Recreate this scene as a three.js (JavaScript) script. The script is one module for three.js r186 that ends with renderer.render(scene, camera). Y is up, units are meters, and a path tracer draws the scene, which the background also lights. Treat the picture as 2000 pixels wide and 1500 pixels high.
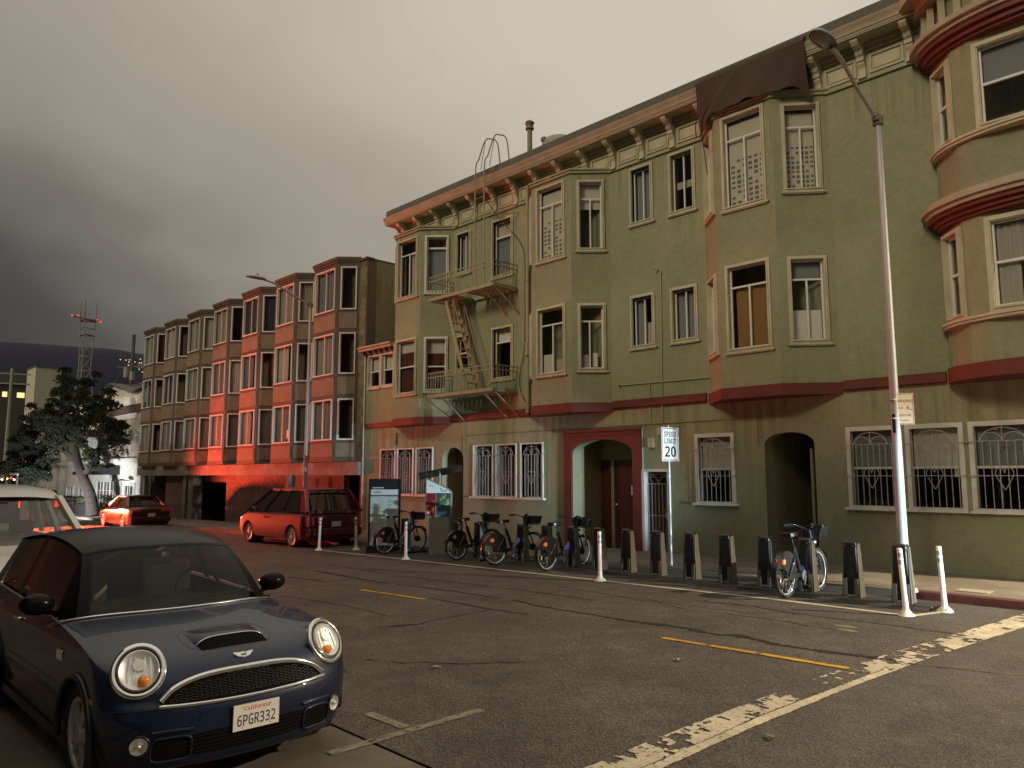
import * as THREE from 'three';
import { mergeGeometries, mergeVertices, toCreasedNormals } from 'three/addons/utils/BufferGeometryUtils.js';
import { RoundedBoxGeometry } from 'three/addons/geometries/RoundedBoxGeometry.js';
import { ImprovedNoise } from 'three/addons/math/ImprovedNoise.js';
import { TextGeometry } from 'three/addons/geometries/TextGeometry.js';
import { FontLoader } from 'three/addons/loaders/FontLoader.js';

// ---------------------------------------------------------------- camera
const scene = new THREE.Scene();
const camera = new THREE.PerspectiveCamera(2 * Math.atan(750 / 1502) * 180 / Math.PI, 4 / 3, 0.1, 9000);
camera.position.set(0, 1.9, 0);
{
  const p = 6.85 * Math.PI / 180, a = 43.8 * Math.PI / 180;
  camera.lookAt(-Math.cos(a) * Math.cos(p), 1.9 + Math.sin(p), -Math.sin(a) * Math.cos(p));
}
const renderer = new THREE.WebGLRenderer({ antialias: true });
renderer.setSize(1024, 768);
renderer.toneMapping = THREE.LinearToneMapping;
renderer.toneMappingExposure = 1.0;
renderer.shadowMap.enabled = true;

// ---------------------------------------------------------------- sky: night cloud deck lit by the city, clear blue strip low in the west
const noise3 = new ImprovedNoise();
const fbm = (x, y, z, o = 4) => { let s = 0, a = 0.5; for (let i = 0; i < o; i++) { s += a * noise3.noise(x, y, z); x *= 2.03; y *= 2.03; z *= 2.03; a *= 0.5; } return s; };
const lerp = (a, b, t) => a + (b - a) * t;
const clamp = (x, a = 0, b = 1) => Math.min(b, Math.max(a, x));
const sstep = (a, b, x) => { const t = clamp((x - a) / (b - a)); return t * t * (3 - 2 * t); };
{
  const W = 1024, Hh = 512, data = new Float32Array(W * Hh * 4);
  const keys = [[-40, .045], [-25, .05], [-16, .062], [-12, .085], [-6, .165], [-2.5, .24], [2, .29], [8, .345], [14, .395], [22, .47], [32, .54], [60, .60], [140, .62]];
  const curve = q => { if (q <= keys[0][0]) return keys[0][1]; for (let i = 1; i < keys.length; i++) if (q < keys[i][0]) { const [a, b] = keys[i - 1], [c, d] = keys[i]; return lerp(b, d, (q - a) / (c - a)); } return .62; };
  const fx = -0.7218, fz = -0.6921;
  for (let j = 0; j < Hh; j++) {
    const el = ((j + .5) / Hh - .5) * Math.PI, y = Math.sin(el), c = Math.cos(el), eld = el * 180 / Math.PI;
    for (let i = 0; i < W; i++) {
      const ph = ((i + .5) / W - .5) * 2 * Math.PI, x = Math.cos(ph) * c, z = Math.sin(ph) * c;
      let az = Math.atan2(-fz * x + fx * z, fx * x + fz * z) * 180 / Math.PI;   // degrees to the right of the view
      let ae = az < -45 ? -45 : az > 12 ? lerp(12, -45, clamp((az - 12) / 90)) : az;
      const k = (i + j * W) * 4;
      if (eld < 0) { const g = .03; data[k] = g * 1.1; data[k + 1] = g; data[k + 2] = g * .8; data[k + 3] = 1; continue; }
      const n = fbm(x * 3 / (y + .25) * .35, z * 3 / (y + .25) * .35, 1.7, 4);
      const n2 = fbm(x * 9 / (y + .2) * .3, z * 9 / (y + .2) * .3, 7.2, 3);
      const q = eld + .70 * ae * (1 - sstep(30, 75, eld)) + n * 6 + n2 * 2.6;
      const L = curve(q) * (1 + .16 * n + .07 * n2);
      const wm = clamp((L - .05) / .2); let r = L * lerp(1.04, 1.085, wm), g = L * lerp(1.0, .985, wm), b = L * lerp(.95, .80, wm);
      data[k] = r; data[k + 1] = g; data[k + 2] = b; data[k + 3] = 1;
    }
  }
  const t = new THREE.DataTexture(data, W, Hh, THREE.RGBAFormat, THREE.FloatType);
  t.mapping = THREE.EquirectangularReflectionMapping; t.magFilter = THREE.LinearFilter; t.minFilter = THREE.LinearFilter; t.wrapS = THREE.RepeatWrapping; t.needsUpdate = true;
  scene.background = t; scene.environment = t; scene.backgroundIntensity = 1; scene.environmentIntensity = 1;
}
// glow of the brightest clouds (a very weak, very soft directional light)
const moon = new THREE.DirectionalLight(0xffe9c6, 1.35);
moon.position.set(-7, 29, 36); moon.target.position.set(-12, 5, -15); moon.castShadow = true; moon.shadow.radius = 30;
moon.shadow.camera.left = -50; moon.shadow.camera.right = 50; moon.shadow.camera.top = 50; moon.shadow.camera.bottom = -50; moon.shadow.camera.far = 160;
scene.add(moon, moon.target);
// street lamp round the corner of the green building, on the cross street (its pole and head are built below)
const keyLamp = new THREE.SpotLight(0xffe4c2, 1800, 0, 1.35, .6, 2);
keyLamp.position.set(7.0, 8.85, -17.0); keyLamp.target.position.set(5.2, 0, -16.0); keyLamp.castShadow = true; keyLamp.shadow.radius = 9;
scene.add(keyLamp, keyLamp.target);
// ---------------------------------------------------------------- helpers
let seed = 20191;
const rnd = () => { seed = (seed * 1664525 + 1013904223) >>> 0; return seed / 4294967296; };
const rr = (a, b) => a + (b - a) * rnd();
const V = (x, y, z) => new THREE.Vector3(x, y, z);
const PI = Math.PI;
const taken = {};
const numbered = n => { if (!(n in taken)) { taken[n] = 0; return n; } taken[n]++; return n + '_' + String(taken[n]).padStart(3, '0'); };
function thing(name, label, category, pos = [0, 0, 0], turn = 0, group) {
  const o = new THREE.Group(); o.name = numbered(name); o.position.set(...pos); o.rotation.y = turn;
  o.userData = { label, category }; if (group) o.userData.group = group; scene.add(o); return o;
}
function mesh(name, g, m, parent) {
  const o = new THREE.Mesh(Array.isArray(g) ? merge(g) : g, m); o.name = name; o.castShadow = o.receiveShadow = true; if (parent) parent.add(o); return o;
}
function solo(name, g, m, label, category, group) { const o = mesh(numbered(name), g, m, scene); o.userData = { label, category }; if (group) o.userData.group = group; return o; }
function struct(name, g, m) { const o = mesh(numbered(name), g, m, scene); o.userData.kind = 'structure'; return o; }
function grp(name, parent, pos = [0, 0, 0], turn = 0) { const o = new THREE.Group(); o.name = name; o.position.set(...pos); o.rotation.y = turn; parent.add(o); return o; }
function dup(o, pos, turn, label, group) {
  const c = o.clone(); c.userData = { ...o.userData }; c.name = numbered(o.name.replace(/_\d{3}$/, '')); c.position.set(...pos); c.rotation.y = turn;
  if (label) c.userData.label = label; if (group) c.userData.group = group; scene.add(c); return c;
}
function clean(g) {
  g = g.index ? g.toNonIndexed() : g;
  for (const k of Object.keys(g.attributes)) if (!['position', 'normal', 'uv'].includes(k)) g.deleteAttribute(k);
  if (!g.attributes.normal) g.computeVertexNormals();
  if (!g.attributes.uv) g.setAttribute('uv', new THREE.BufferAttribute(new Float32Array(g.attributes.position.count * 2), 2));
  g.morphAttributes = {}; g.clearGroups(); return g;
}
function merge(l) { return l.length === 1 ? clean(l[0]) : mergeGeometries(l.map(clean), false); }
// box-projected uv in metres
function muv(g, s = 1) {
  g = clean(g); const p = g.attributes.position, n = g.attributes.normal, u = g.attributes.uv;
  for (let i = 0; i < p.count; i++) {
    const ax = Math.abs(n.getX(i)), ay = Math.abs(n.getY(i)), az = Math.abs(n.getZ(i));
    if (ay > ax && ay > az) u.setXY(i, p.getX(i) / s, p.getZ(i) / s);
    else if (ax > az) u.setXY(i, p.getZ(i) / s, p.getY(i) / s);
    else u.setXY(i, p.getX(i) / s, p.getY(i) / s);
  }
  return g;
}
const box = (w, h, d, x = 0, y = 0, z = 0, ry = 0) => { const g = new THREE.BoxGeometry(w, h, d); if (ry) g.rotateY(ry); return g.translate(x, y, z); };
const bx = (x0, x1, y0, y1, z0, z1) => box(Math.abs(x1 - x0), Math.abs(y1 - y0), Math.abs(z1 - z0), (x0 + x1) / 2, (y0 + y1) / 2, (z0 + z1) / 2);
const rbox = (w, h, d, r, x = 0, y = 0, z = 0, s = 2) => new RoundedBoxGeometry(w, h, d, s, r).translate(x, y, z);
const cyl = (r1, r2, h, n = 16, x = 0, y = 0, z = 0) => new THREE.CylinderGeometry(r1, r2, h, n).translate(x, y, z);
function rod(a, b, r, n = 8, r2 = r) {
  const d = new THREE.Vector3().subVectors(b, a), l = d.length(), g = new THREE.CylinderGeometry(r2, r, l, n);
  g.translate(0, l / 2, 0); g.applyQuaternion(new THREE.Quaternion().setFromUnitVectors(V(0, 1, 0), d.normalize())); return g.translate(a.x, a.y, a.z);
}
function bar(a, b, w, h) { // square bar between two points
  const d = new THREE.Vector3().subVectors(b, a), l = d.length(), m = new THREE.Matrix4().lookAt(b, a, Math.abs(d.y) > .99 * l ? V(1, 0, 0) : V(0, 1, 0));
  const g = new THREE.BoxGeometry(w, h, l); g.applyMatrix4(m); return g.translate((a.x + b.x) / 2, (a.y + b.y) / 2, (a.z + b.z) / 2);
}
const tube = (pts, r, seg = 24, n = 8, closed = false) => new THREE.TubeGeometry(new THREE.CatmullRomCurve3(pts.map(p => p.isVector3 ? p : V(...p)), closed, 'catmullrom', .5), seg, r, n, closed);
const lathe = (pts, n = 32) => new THREE.LatheGeometry(pts.map(p => new THREE.Vector2(...p)), n);
function shape(pts, holes = []) { const s = new THREE.Shape(pts.map(p => new THREE.Vector2(...p))); for (const h of holes) s.holes.push(h.isPath ? h : new THREE.Path(h.map(p => new THREE.Vector2(...p)))); return s; }
const ext = (s, d, bev = 0) => new THREE.ExtrudeGeometry(s, { depth: d, bevelEnabled: bev > 0, bevelSize: bev, bevelThickness: bev, bevelSegments: 1, curveSegments: 12 });
const rectH = (x0, x1, y0, y1) => [[x0, y0], [x1, y0], [x1, y1], [x0, y1]];
// grid surface from a function f(u, v) -> [x, y, z]
function surf(f, nu, nv, flip = false) {
  const pos = [], uv = [], idx = [];
  for (let j = 0; j <= nv; j++) for (let i = 0; i <= nu; i++) { pos.push(...f(i / nu, j / nv)); uv.push(i / nu, j / nv); }
  for (let j = 0; j < nv; j++) for (let i = 0; i < nu; i++) {
    const a = j * (nu + 1) + i, b = a + 1, c = a + nu + 1, d = c + 1;
    if (flip) idx.push(a, c, b, b, c, d); else idx.push(a, b, c, b, d, c);
  }
  const g = new THREE.BufferGeometry(); g.setAttribute('position', new THREE.Float32BufferAttribute(pos, 3)); g.setAttribute('uv', new THREE.Float32BufferAttribute(uv, 2)); g.setIndex(idx); g.computeVertexNormals(); return g;
}
const mirZ = g => { g = clean(g.clone()); const p = g.attributes.position, n = g.attributes.normal, u = g.attributes.uv; for (let i = 0; i < p.count; i++) { p.setZ(i, -p.getZ(i)); n.setZ(i, -n.getZ(i)); } for (let i = 0; i < p.count; i += 3) for (const at of [p, n, u]) { const s = at.itemSize; for (let k = 0; k < s; k++) { const t = at.array[(i + 1) * s + k]; at.array[(i + 1) * s + k] = at.array[(i + 2) * s + k]; at.array[(i + 2) * s + k] = t; } } return g; };
const gy = x => -0.0125 * clamp(-(x + 6), 0, 74);        // the street falls gently away from the crossing

// ---------------------------------------------------------------- textures
function dtex(w, h, f, srgb = true, rep = 1) {
  const d = new Uint8Array(w * h * 4);
  for (let j = 0; j < h; j++) for (let i = 0; i < w; i++) { const c = f(i, j), k = (j * w + i) * 4; d[k] = clamp(c[0]) * 255; d[k + 1] = clamp(c[1]) * 255; d[k + 2] = clamp(c[2]) * 255; d[k + 3] = (c[3] ?? 1) * 255; }
  const t = new THREE.DataTexture(d, w, h); t.magFilter = THREE.LinearFilter; t.minFilter = THREE.LinearMipmapLinearFilter; t.generateMipmaps = true; t.wrapS = t.wrapT = THREE.RepeatWrapping; t.repeat.set(rep, rep); if (srgb) t.colorSpace = THREE.SRGBColorSpace; t.needsUpdate = true; return t;
}
const hash = (i, j) => { let h = (i * 374761393 + j * 668265263) | 0; h = Math.imul(h ^ (h >>> 13), 1274126177); return ((h ^ (h >>> 16)) >>> 0) / 4294967296; };
// tileable fbm on an n-pixel square
function tnoise(n, per, oct, sd = 0) {
  const a = new Float32Array(n * n); let amp = 1, tot = 0;
  for (let o = 0; o < oct; o++) {
    for (let j = 0; j < n; j++) for (let i = 0; i < n; i++) {
      const x = i / n * per, y = j / n * per, xi = Math.floor(x), yi = Math.floor(y), fx = x - xi, fy = y - yi, sx = fx * fx * (3 - 2 * fx), sy = fy * fy * (3 - 2 * fy);
      const h = (p, q) => hash(((p % per) + per) % per + sd * 71 + o * 131, ((q % per) + per) % per + sd * 37);
      a[j * n + i] += amp * lerp(lerp(h(xi, yi), h(xi + 1, yi), sx), lerp(h(xi, yi + 1), h(xi + 1, yi + 1), sx), sy);
    }
    tot += amp; amp *= .55; per *= 2;
  }
  for (let i = 0; i < n * n; i++) a[i] /= tot; return a;
}
function canvasTex(w, h, draw) { const c = document.createElement('canvas'); c.width = w; c.height = h; draw(c.getContext('2d'), w, h); const t = new THREE.CanvasTexture(c); t.colorSpace = THREE.SRGBColorSpace; t.anisotropy = 4; return t; }
const lin = (r, g, b) => new THREE.Color().setRGB(r, g, b);
const std = (c, rough = .8, metal = 0, o = {}) => new THREE.MeshStandardMaterial({ color: c.isColor ? c : lin(...c), roughness: rough, metalness: metal, ...o });

// stucco: painted render with trowel relief and faint stains
const stN = tnoise(512, 8, 6, 3), stM = tnoise(512, 3, 4, 9), stS = tnoise(512, 64, 2, 5);
const stB = tnoise(1024, 3, 5, 17), stV = tnoise(1024, 64, 2, 19), stF = tnoise(1024, 96, 3, 23);
const stuccoMap = dtex(1024, 1024, (i, j) => { const k = j * 1024 + i, streak = stV[(j >> 5) * 1024 + i] * .5 + stV[(j >> 7) * 1024 + ((i * 2) & 1023)] * .5, grime = Math.max(0, stB[k] - .52) * Math.max(0, streak - .42) * 2.2; let v = .86 + .22 * (stB[k] - .5) + .10 * (stF[k] - .5) - grime; return [v, v * (1 - .015 * (stB[k] - .5)), v * (1 - .1 * (stB[k] - .5))]; }, true, .5);
const stuccoBump = dtex(512, 512, (i, j) => { const k = j * 512 + i, v = .5 + .6 * (stS[k] - .5) + .5 * (stN[k] - .5); return [v, v, v]; }, false);
const stucco = (c, o = {}) => std(c, .92, 0, { map: stuccoMap, bumpMap: stuccoBump, bumpScale: .004, ...o });
const woodN = tnoise(256, 4, 5, 12);
const paintMap = dtex(256, 256, (i, j) => { const v = .9 + .16 * (woodN[j * 256 + i] - .5); return [v, v, v * .98]; });
const MT = {
  green: stucco([.365, .378, .232]),
  cream: std([.60, .56, .42], .55, 0, { map: paintMap }),
  frieze: std([.42, .41, .28], .6, 0, { map: paintMap }),
  redPaint: std([.165, .034, .026], .6, 0, { map: paintMap }),
  copper: std([.46, .40, .30], .55, 0, { map: paintMap }),
  white: std([.76, .75, .71], .5, 0, { map: paintMap }),
  sash: std([.66, .66, .62], .45, 0),
  darkRoof: std([.11, .115, .10], .9),
  interior: std([.20, .18, .15], .95),
  curtain: std([.42, .39, .34], .95),
  blind: std([.62, .58, .52], .9),
  dark: std([.018, .017, .016], .7),
  iron: std([.16, .16, .12], .6, .2),
  grille: std([.36, .35, .32], .5, .1),
  black: std([.012, .012, .013], .35),
  matte: new THREE.MeshPhysicalMaterial({ color: lin(.006, .006, .006), roughness: .95, specularIntensity: .2 }),
  rubber: std([.018, .018, .018], .8),
  galv: std([.40, .41, .41], .55, .35),
  plastic: std([.014, .014, .015], .28),
  chrome: std([.86, .85, .82], .09, 1),
  asphaltSeal: std([.014, .013, .012], .9),
  glass: new THREE.MeshPhysicalMaterial({ color: lin(.84, .86, .84), roughness: .02, metalness: 0, transmission: 1, thickness: 0, ior: 1.5, specularIntensity: .6 }),
  darkGlass: new THREE.MeshPhysicalMaterial({ color: lin(.16, .17, .17), roughness: .03, metalness: 0, transmission: .9, thickness: 0, ior: 1.5 }),
};
// ---------------------------------------------------------------- ground, roads, pavements, markings
const asN = tnoise(1024, 16, 5, 21), asF = tnoise(1024, 256, 2, 22), asC = tnoise(1024, 4, 4, 23);
const aspMap = dtex(1024, 1024, (i, j) => { const k = j * 1024 + i, h = hash(i >> 1, j >> 1), h2 = hash(i * 3 + 1, j * 5 + 2); let v = .70 + .55 * (asF[k] - .5) + .22 * (asN[k] - .5) + .12 * (asC[k] - .5) + (h > .91 ? .30 * h2 : 0) - (h < .12 ? .32 : 0); return [v, v * .985, v * .965]; });
const aspBump = dtex(1024, 1024, (i, j) => { const k = j * 1024 + i, v = .5 + .9 * (asF[k] - .5) + .25 * (hash(i >> 1, j >> 1) - .5); return [v, v, v]; }, false);
const conN = tnoise(512, 6, 6, 31);
const conMap = dtex(512, 512, (i, j) => { const k = j * 512 + i, v = .82 + .30 * (conN[k] - .5) + .06 * (hash(i, j) - .5); return [v, v * .99, v * .97]; });
const conBump = dtex(512, 512, (i, j) => { const k = j * 512 + i, v = .5 + .4 * (conN[k] - .5) + .2 * (hash(i, j) - .5); return [v, v, v]; }, false);
const asphalt = std([.172, .162, .142], .88, 0, { map: aspMap, bumpMap: aspBump, bumpScale: .010, vertexColors: true });
const concrete = std([.30, .275, .225], .9, 0, { map: conMap, bumpMap: conBump, bumpScale: .003 });
const gutterConcrete = std([.19, .17, .135], .9, 0, { map: conMap, bumpMap: conBump, bumpScale: .003 });
function groundGrid(xs, zs, hf, us, tint) {
  const pos = [], uv = [], col = [], idx = [], nz = zs.length;
  for (const x of xs) for (const z of zs) {
    pos.push(x, hf(x, z), z); uv.push(x / us, z / us); const t = tint ? tint(x, z) : 1; col.push(t, t * .99, t * .97);
  }
  for (let i = 0; i < xs.length - 1; i++) for (let j = 0; j < nz - 1; j++) { const a = i * nz + j, b = a + nz; idx.push(a, a + 1, b, b, a + 1, b + 1); }
  const g = new THREE.BufferGeometry(); g.setAttribute('position', new THREE.Float32BufferAttribute(pos, 3)); g.setAttribute('uv', new THREE.Float32BufferAttribute(uv, 2)); if (tint) g.setAttribute('color', new THREE.Float32BufferAttribute(col, 3)); g.setIndex(idx); g.computeVertexNormals();
  if (g.attributes.normal.getY(0) < 0) { const ix = g.index.array; for (let k = 0; k < ix.length; k += 3) { const t = ix[k]; ix[k] = ix[k + 1]; ix[k + 1] = t; } g.computeVertexNormals(); }
  return g;
}
const span = (a, b, s) => { const n = Math.max(1, Math.round(Math.abs(b - a) / s)), r = []; for (let i = 0; i <= n; i++) r.push(lerp(a, b, i / n)); return r; };
const blot = (x, z) => 1 - .20 * sstep(.16, .34, fbm(x * .5 + 9, z * .9, 1.3, 4)) + .36 * fbm(x * .45, z * .7, 3.1, 4) + .20 * fbm(x * 1.7, z * 2.2, 8.3, 3) - .16 * Math.max(0, fbm(x * .25, z * 1.6, 5.5, 3));
const roadXs = [...span(-240, -60, 6), ...span(-58, -26, 1), ...span(-25.8, -3.04, .2)];
const crown = (x, z) => gy(x) + .0 * z;
struct('road', groundGrid(roadXs, span(-13.1, -3.3, .2), crown, 3.4, blot), asphalt);
struct('cross_street', groundGrid(span(-3.04, 12, .2), [...span(-120, -16, 4), ...span(-15.8, -1, .2), ...span(-.5, 60, 2)], (x, z) => 0, 2.7, (x, z) => .92 * (1 + .20 * fbm(x * .5, z * .5, 13.1, 3) + .12 * fbm(x * 2, z * 2, 2.2, 3))), asphalt);
struct('parking_strip', groundGrid([-240, -80, ...span(-60, -3.04, 1)], span(-3.27, -1.2, .3), (x, z) => gy(x), 1.5), gutterConcrete);
struct('ground', new THREE.PlaneGeometry(9000, 9000).rotateX(-PI / 2).translate(0, -1.15, 0), std([.05, .047, .04], 1));
// joint between asphalt and concrete
struct('pavement_joint', groundGrid([-240, -80, ...span(-60, -3.04, 1)], [-3.31, -3.26], (x) => gy(x) - .012, 1), MT.asphaltSeal);
// far pavement with kerb
const pvY = (x, z) => gy(x) + .125 + .035 * clamp((-13.25 - z) / 2.4);
struct('pavement', groundGrid([-240, -80, ...span(-60, -2.2, .8)], span(-15.75, -13.26, .6), pvY, 2.2), concrete);
const kerbTop = std([.26, .24, .20], .9, 0, { map: conMap }), kerbRed = std([.17, .045, .03], .8, 0, { map: conMap });
function kerb(name, x0, x1, z0, z1, m) { // bevelled stone following the slope
  const g = [], f = (a, b, ha, hb) => [[a, ha], [b, hb]];
  const sec = [[z0, -.2], [z0, .105], [z0 > z1 ? z0 - .02 : z0 + .02, .122], [z1, .125], [z1, -.2]];
  return surf((u, v) => { const k = v * (sec.length - 1), i = Math.min(sec.length - 2, Math.floor(k + 1e-6)), t = k - i, x = lerp(x0, x1, u); return [x, gy(x) + lerp(sec[i][1], sec[i + 1][1], t), lerp(sec[i][0], sec[i + 1][0], t)]; }, 60, sec.length - 1, z0 > z1);
}
struct('kerb', kerb('k', -240, -4.75, -13.1, -13.26), kerbTop).geometry;
struct('painted_kerb', kerb('k', -4.75, -2.2, -13.1, -13.26), kerbRed);
struct('near_kerb', kerb('k', -240, -4.2, -1.2, -1.04), kerbTop);
struct('near_pavement', groundGrid([-240, -80, ...span(-60, -4.2, 1)], span(-1.04, 6, .8), (x, z) => gy(x) + .125, 2.2), concrete);

// cracks: ribbons of open, dirt-filled joint in the asphalt
const crackMat = std([.026, .023, .018], .95, 0, { map: aspMap });
function crack(pts, w0, lift = .004, jit = .035) {
  const c = new THREE.CatmullRomCurve3(pts.map(p => V(p[0], 0, p[1])), false, 'catmullrom', .2), n = Math.max(8, Math.round(c.getLength() / .035)), pos = [], idx = [], uv = [];
  for (let i = 0; i <= n; i++) {
    const p = c.getPoint(i / n), t = c.getTangent(i / n), k = i * .035;
    const off = jit * fbm(p.x * 5, p.z * 5, 4.4, 3) * 2.2, w = w0 * (.25 + Math.abs(fbm(p.x * 6, p.z * 6, 9.1, 3)) * 3.2 + .25 * rnd()) * Math.min(1, i / 6, (n - i) / 6);
    const nx = -t.z, nz = t.x; for (const s of [-1, 1]) { const x = p.x + nx * (off + s * w * (.6 + .8 * rnd())), z = p.z + nz * (off + s * w * (.6 + .8 * rnd())); pos.push(x, gy(x) + lift, z); uv.push(x, z); }
    if (i < n) { const a = i * 2; idx.push(a, a + 1, a + 2, a + 1, a + 3, a + 2); }
  }
  const g = new THREE.BufferGeometry(); g.setAttribute('position', new THREE.Float32BufferAttribute(pos, 3)); g.setAttribute('uv', new THREE.Float32BufferAttribute(uv, 2)); g.setIndex(idx); g.computeVertexNormals(); return clean(g);
}
struct('road_crack', [
  crack([[-10.21, -7.86], [-8.7, -7.79], [-7.8, -7.84]], .03), crack([[-9.04, -8.64], [-8.36, -8.5], [-7.53, -8.45], [-6.88, -8.43], [-6.21, -8.37]], .035),
  crack([[-6.4, -8.38], [-5.75, -8.49], [-5.27, -8.43], [-4.9, -8.56], [-4.53, -8.45], [-3.94, -8.47], [-3.34, -8.58], [-3.0, -8.57]], .07),
  crack([[-8.55, -5.71], [-8.5, -6.0], [-8.36, -6.33], [-8.47, -6.6], [-8.5, -7.3], [-8.52, -7.83]], .02), crack([[-8.5, -5.9], [-8.4, -6.35]], .05),
  crack([[-6.95, -4.82], [-6.66, -4.85], [-6.59, -5.04], [-6.4, -5.12], [-6.18, -5.34], [-5.9, -5.65], [-5.78, -5.9]], .014), crack([[-5.78, -5.9], [-5.38, -6.39], [-4.98, -7.04]], .006),
  crack([[-2.95, -8.57], [-2.61, -8.68], [-2.12, -8.8], [-1.2, -9.0]], .010), crack([[-6.93, -10.53], [-5.85, -10.59], [-5.16, -10.46], [-4.36, -10.54], [-3.6, -10.54], [-3.15, -10.56]], .022),
  crack([[-14.53, -7.67], [-13.81, -7.76], [-13.3, -7.8]], .05), crack([[-15.1, -8.62], [-13.58, -8.52], [-12.12, -8.47]], .05), crack([[-12, -8.5], [-10.5, -8.62], [-9.2, -8.6]], .03),
  crack([[-7.07, -4.35], [-6.71, -4.26]], .02), crack([[-16, -9.5], [-13, -9.3], [-10, -9.5], [-8, -9.45]], .018), crack([[-20, -7.2], [-17, -7.3], [-15, -7.2]], .05), crack([[-9.5, -10.3], [-7.5, -10.0], [-5.5, -10.05]], .012),
  crack([[-7.6, -10.2], [-6.5, -9.7], [-5.4, -9.8], [-4.1, -9.75]], .010), crack([[-12.3, -6.3], [-10.3, -6.5], [-9.2, -6.4]], .012)], crackMat);

// worn road paint: alpha from chipped flakes
const ptN = tnoise(512, 24, 4, 41), ptL = tnoise(512, 8, 4, 42);
function wornAlpha(w, h, f) { return dtex(w, h, (i, j) => { const a = f(i / w, j / h, i, j); return [a, a, a]; }, false); }
function strip(name, x0, z0, x1, z1, w, color, alpha, lift = .008, bow = () => 0) { // painted band between two ground points
  const d = Math.hypot(x1 - x0, z1 - z0), tx = (x1 - x0) / d, tz = (z1 - z0) / d, n = Math.max(2, Math.round(d / .5)), pos = [], uv = [], idx = [];
  for (let i = 0; i <= n; i++) for (const s of [-.5, .5]) { const x = lerp(x0, x1, i / n) - tz * w * s + bow(i / n), z = lerp(z0, z1, i / n) + tx * w * s; pos.push(x, gy(x) + lift, z); uv.push(s + .5, i / n); }
  for (let i = 0; i < n; i++) { const a = i * 2; idx.push(a, a + 2, a + 1, a + 1, a + 2, a + 3); }
  const g = new THREE.BufferGeometry(); g.setAttribute('position', new THREE.Float32BufferAttribute(pos, 3)); g.setAttribute('uv', new THREE.Float32BufferAttribute(uv, 2)); g.setIndex(idx); g.computeVertexNormals();
  const m = std(color, .8, 0, { map: conMap.clone(), transparent: false, alphaTest: .5 }); m.map.repeat.set(w / 2, d / 2); m.map.needsUpdate = true; if (alpha) m.alphaMap = alpha;
  return struct(name, g, m);
}
const paintW = [.80, .74, .57], paintY = [.74, .43, .04];
const limAlpha = wornAlpha(512, 2048, (u, v, i, j) => {
  const z = v * 9.5, n = ptN[(j % 512) * 512 + (i % 512)], l = ptL[((j >> 1) % 512) * 512 + ((i * 2) % 512)], big = ptL[(Math.floor(j * 1.3) % 512) * 512 + (Math.floor(i * .35 + 90) % 512)], tr = ptN[((j * 2) % 512) * 512 + (Math.floor(i * .22) % 512)];
  const e = .10 * (l - .5), fine = .10 * (n - .5); let a = 0;
  if (Math.abs(u - .84 - e * .6 - fine * .4) < .115 && z > .7 && z < 4.7) a = 1;                                    // sound thin line along the crossing side
  const cov = [[0, .80], [.9, .78], [1.3, .62], [1.7, .92], [2.9, .86], [3.2, .34], [3.6, .22], [4.0, .52], [4.5, .40], [5.0, .86], [5.5, .62], [5.8, .40], [6.3, .78], [6.8, .70], [7.3, .95], [9.5, .95]];
  let k = 1; while (k < cov.length - 1 && z > cov[k][0]) k++; const left = lerp(cov[k - 1][1], cov[k][1], clamp((z - cov[k - 1][0]) / (cov[k][0] - cov[k - 1][0])));
  if (u > .05 + e + fine && u < (z < 4.7 ? .70 : .95) + e + fine && .55 * big + .45 * tr < .28 + left * .36) a = 1;
  const cr = Math.abs(((v * 75 + u * .9 + l * 2.2) % 1) - .5) < .028; if (cr && l > .40) a = 0;
  const lc = Math.abs(u - .71 - e) < .014; if (lc && n > .42 && z < 4.7) a = 0;
  if (n > .76) a = 0;
  return a;
});
strip('limit_line', -3.27, -3.4, -2.80, -12.9, .40, paintW, limAlpha, .008, t => -.20 * Math.sin(Math.pow(t, .8) * PI));
const yAlpha = wornAlpha(128, 512, (u, v, i, j) => { const n = ptN[j * 512 + i], l = ptL[j * 512 + (i * 3 % 512)]; return (Math.abs(u - .5) < .40 + .25 * (l - .5) && !(Math.abs(v - .28) < .012 && n > .3) && !(Math.abs(v - .56) < .01) && n < .74) ? 1 : 0; });
strip('centre_line', -5.55, -7.78, -3.40, -7.90, .115, paintY, yAlpha);
strip('centre_line', -11.75, -7.62, -10.05, -7.70, .115, paintY, yAlpha);
strip('centre_line', -18.2, -7.45, -16.3, -7.5, .115, paintY, yAlpha);
const bAlpha = wornAlpha(64, 2048, (u, v, i, j) => { const n = ptN[(j % 512) * 512 + i]; return Math.abs(u - .5) < .46 && n < .86 ? 1 : 0; });
strip('buffer_line', -4.02, -11.42, -19.8, -11.38, .125, paintW, bAlpha);
strip('buffer_line', -4.02, -11.46, -3.80, -12.2, .10, paintW, bAlpha);
strip('buffer_line', -19.72, -11.42, -19.0, -12.2, .09, paintW, bAlpha);
const tAlpha = wornAlpha(128, 512, (u, v, i, j) => { const n = ptN[j * 512 + i], f = asF[j * 1024 + i * 2]; return Math.abs(u - .5) < .46 && n * .5 + f * .5 < .545 ? 1 : 0; });
strip('parking_tee', -4.88, -2.94, -4.91, -4.36, .10, [.42, .38, .29], tAlpha);
strip('parking_tee', -5.47, -3.64, -4.97, -3.65, .10, [.42, .38, .29], tAlpha, .0082);
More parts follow.
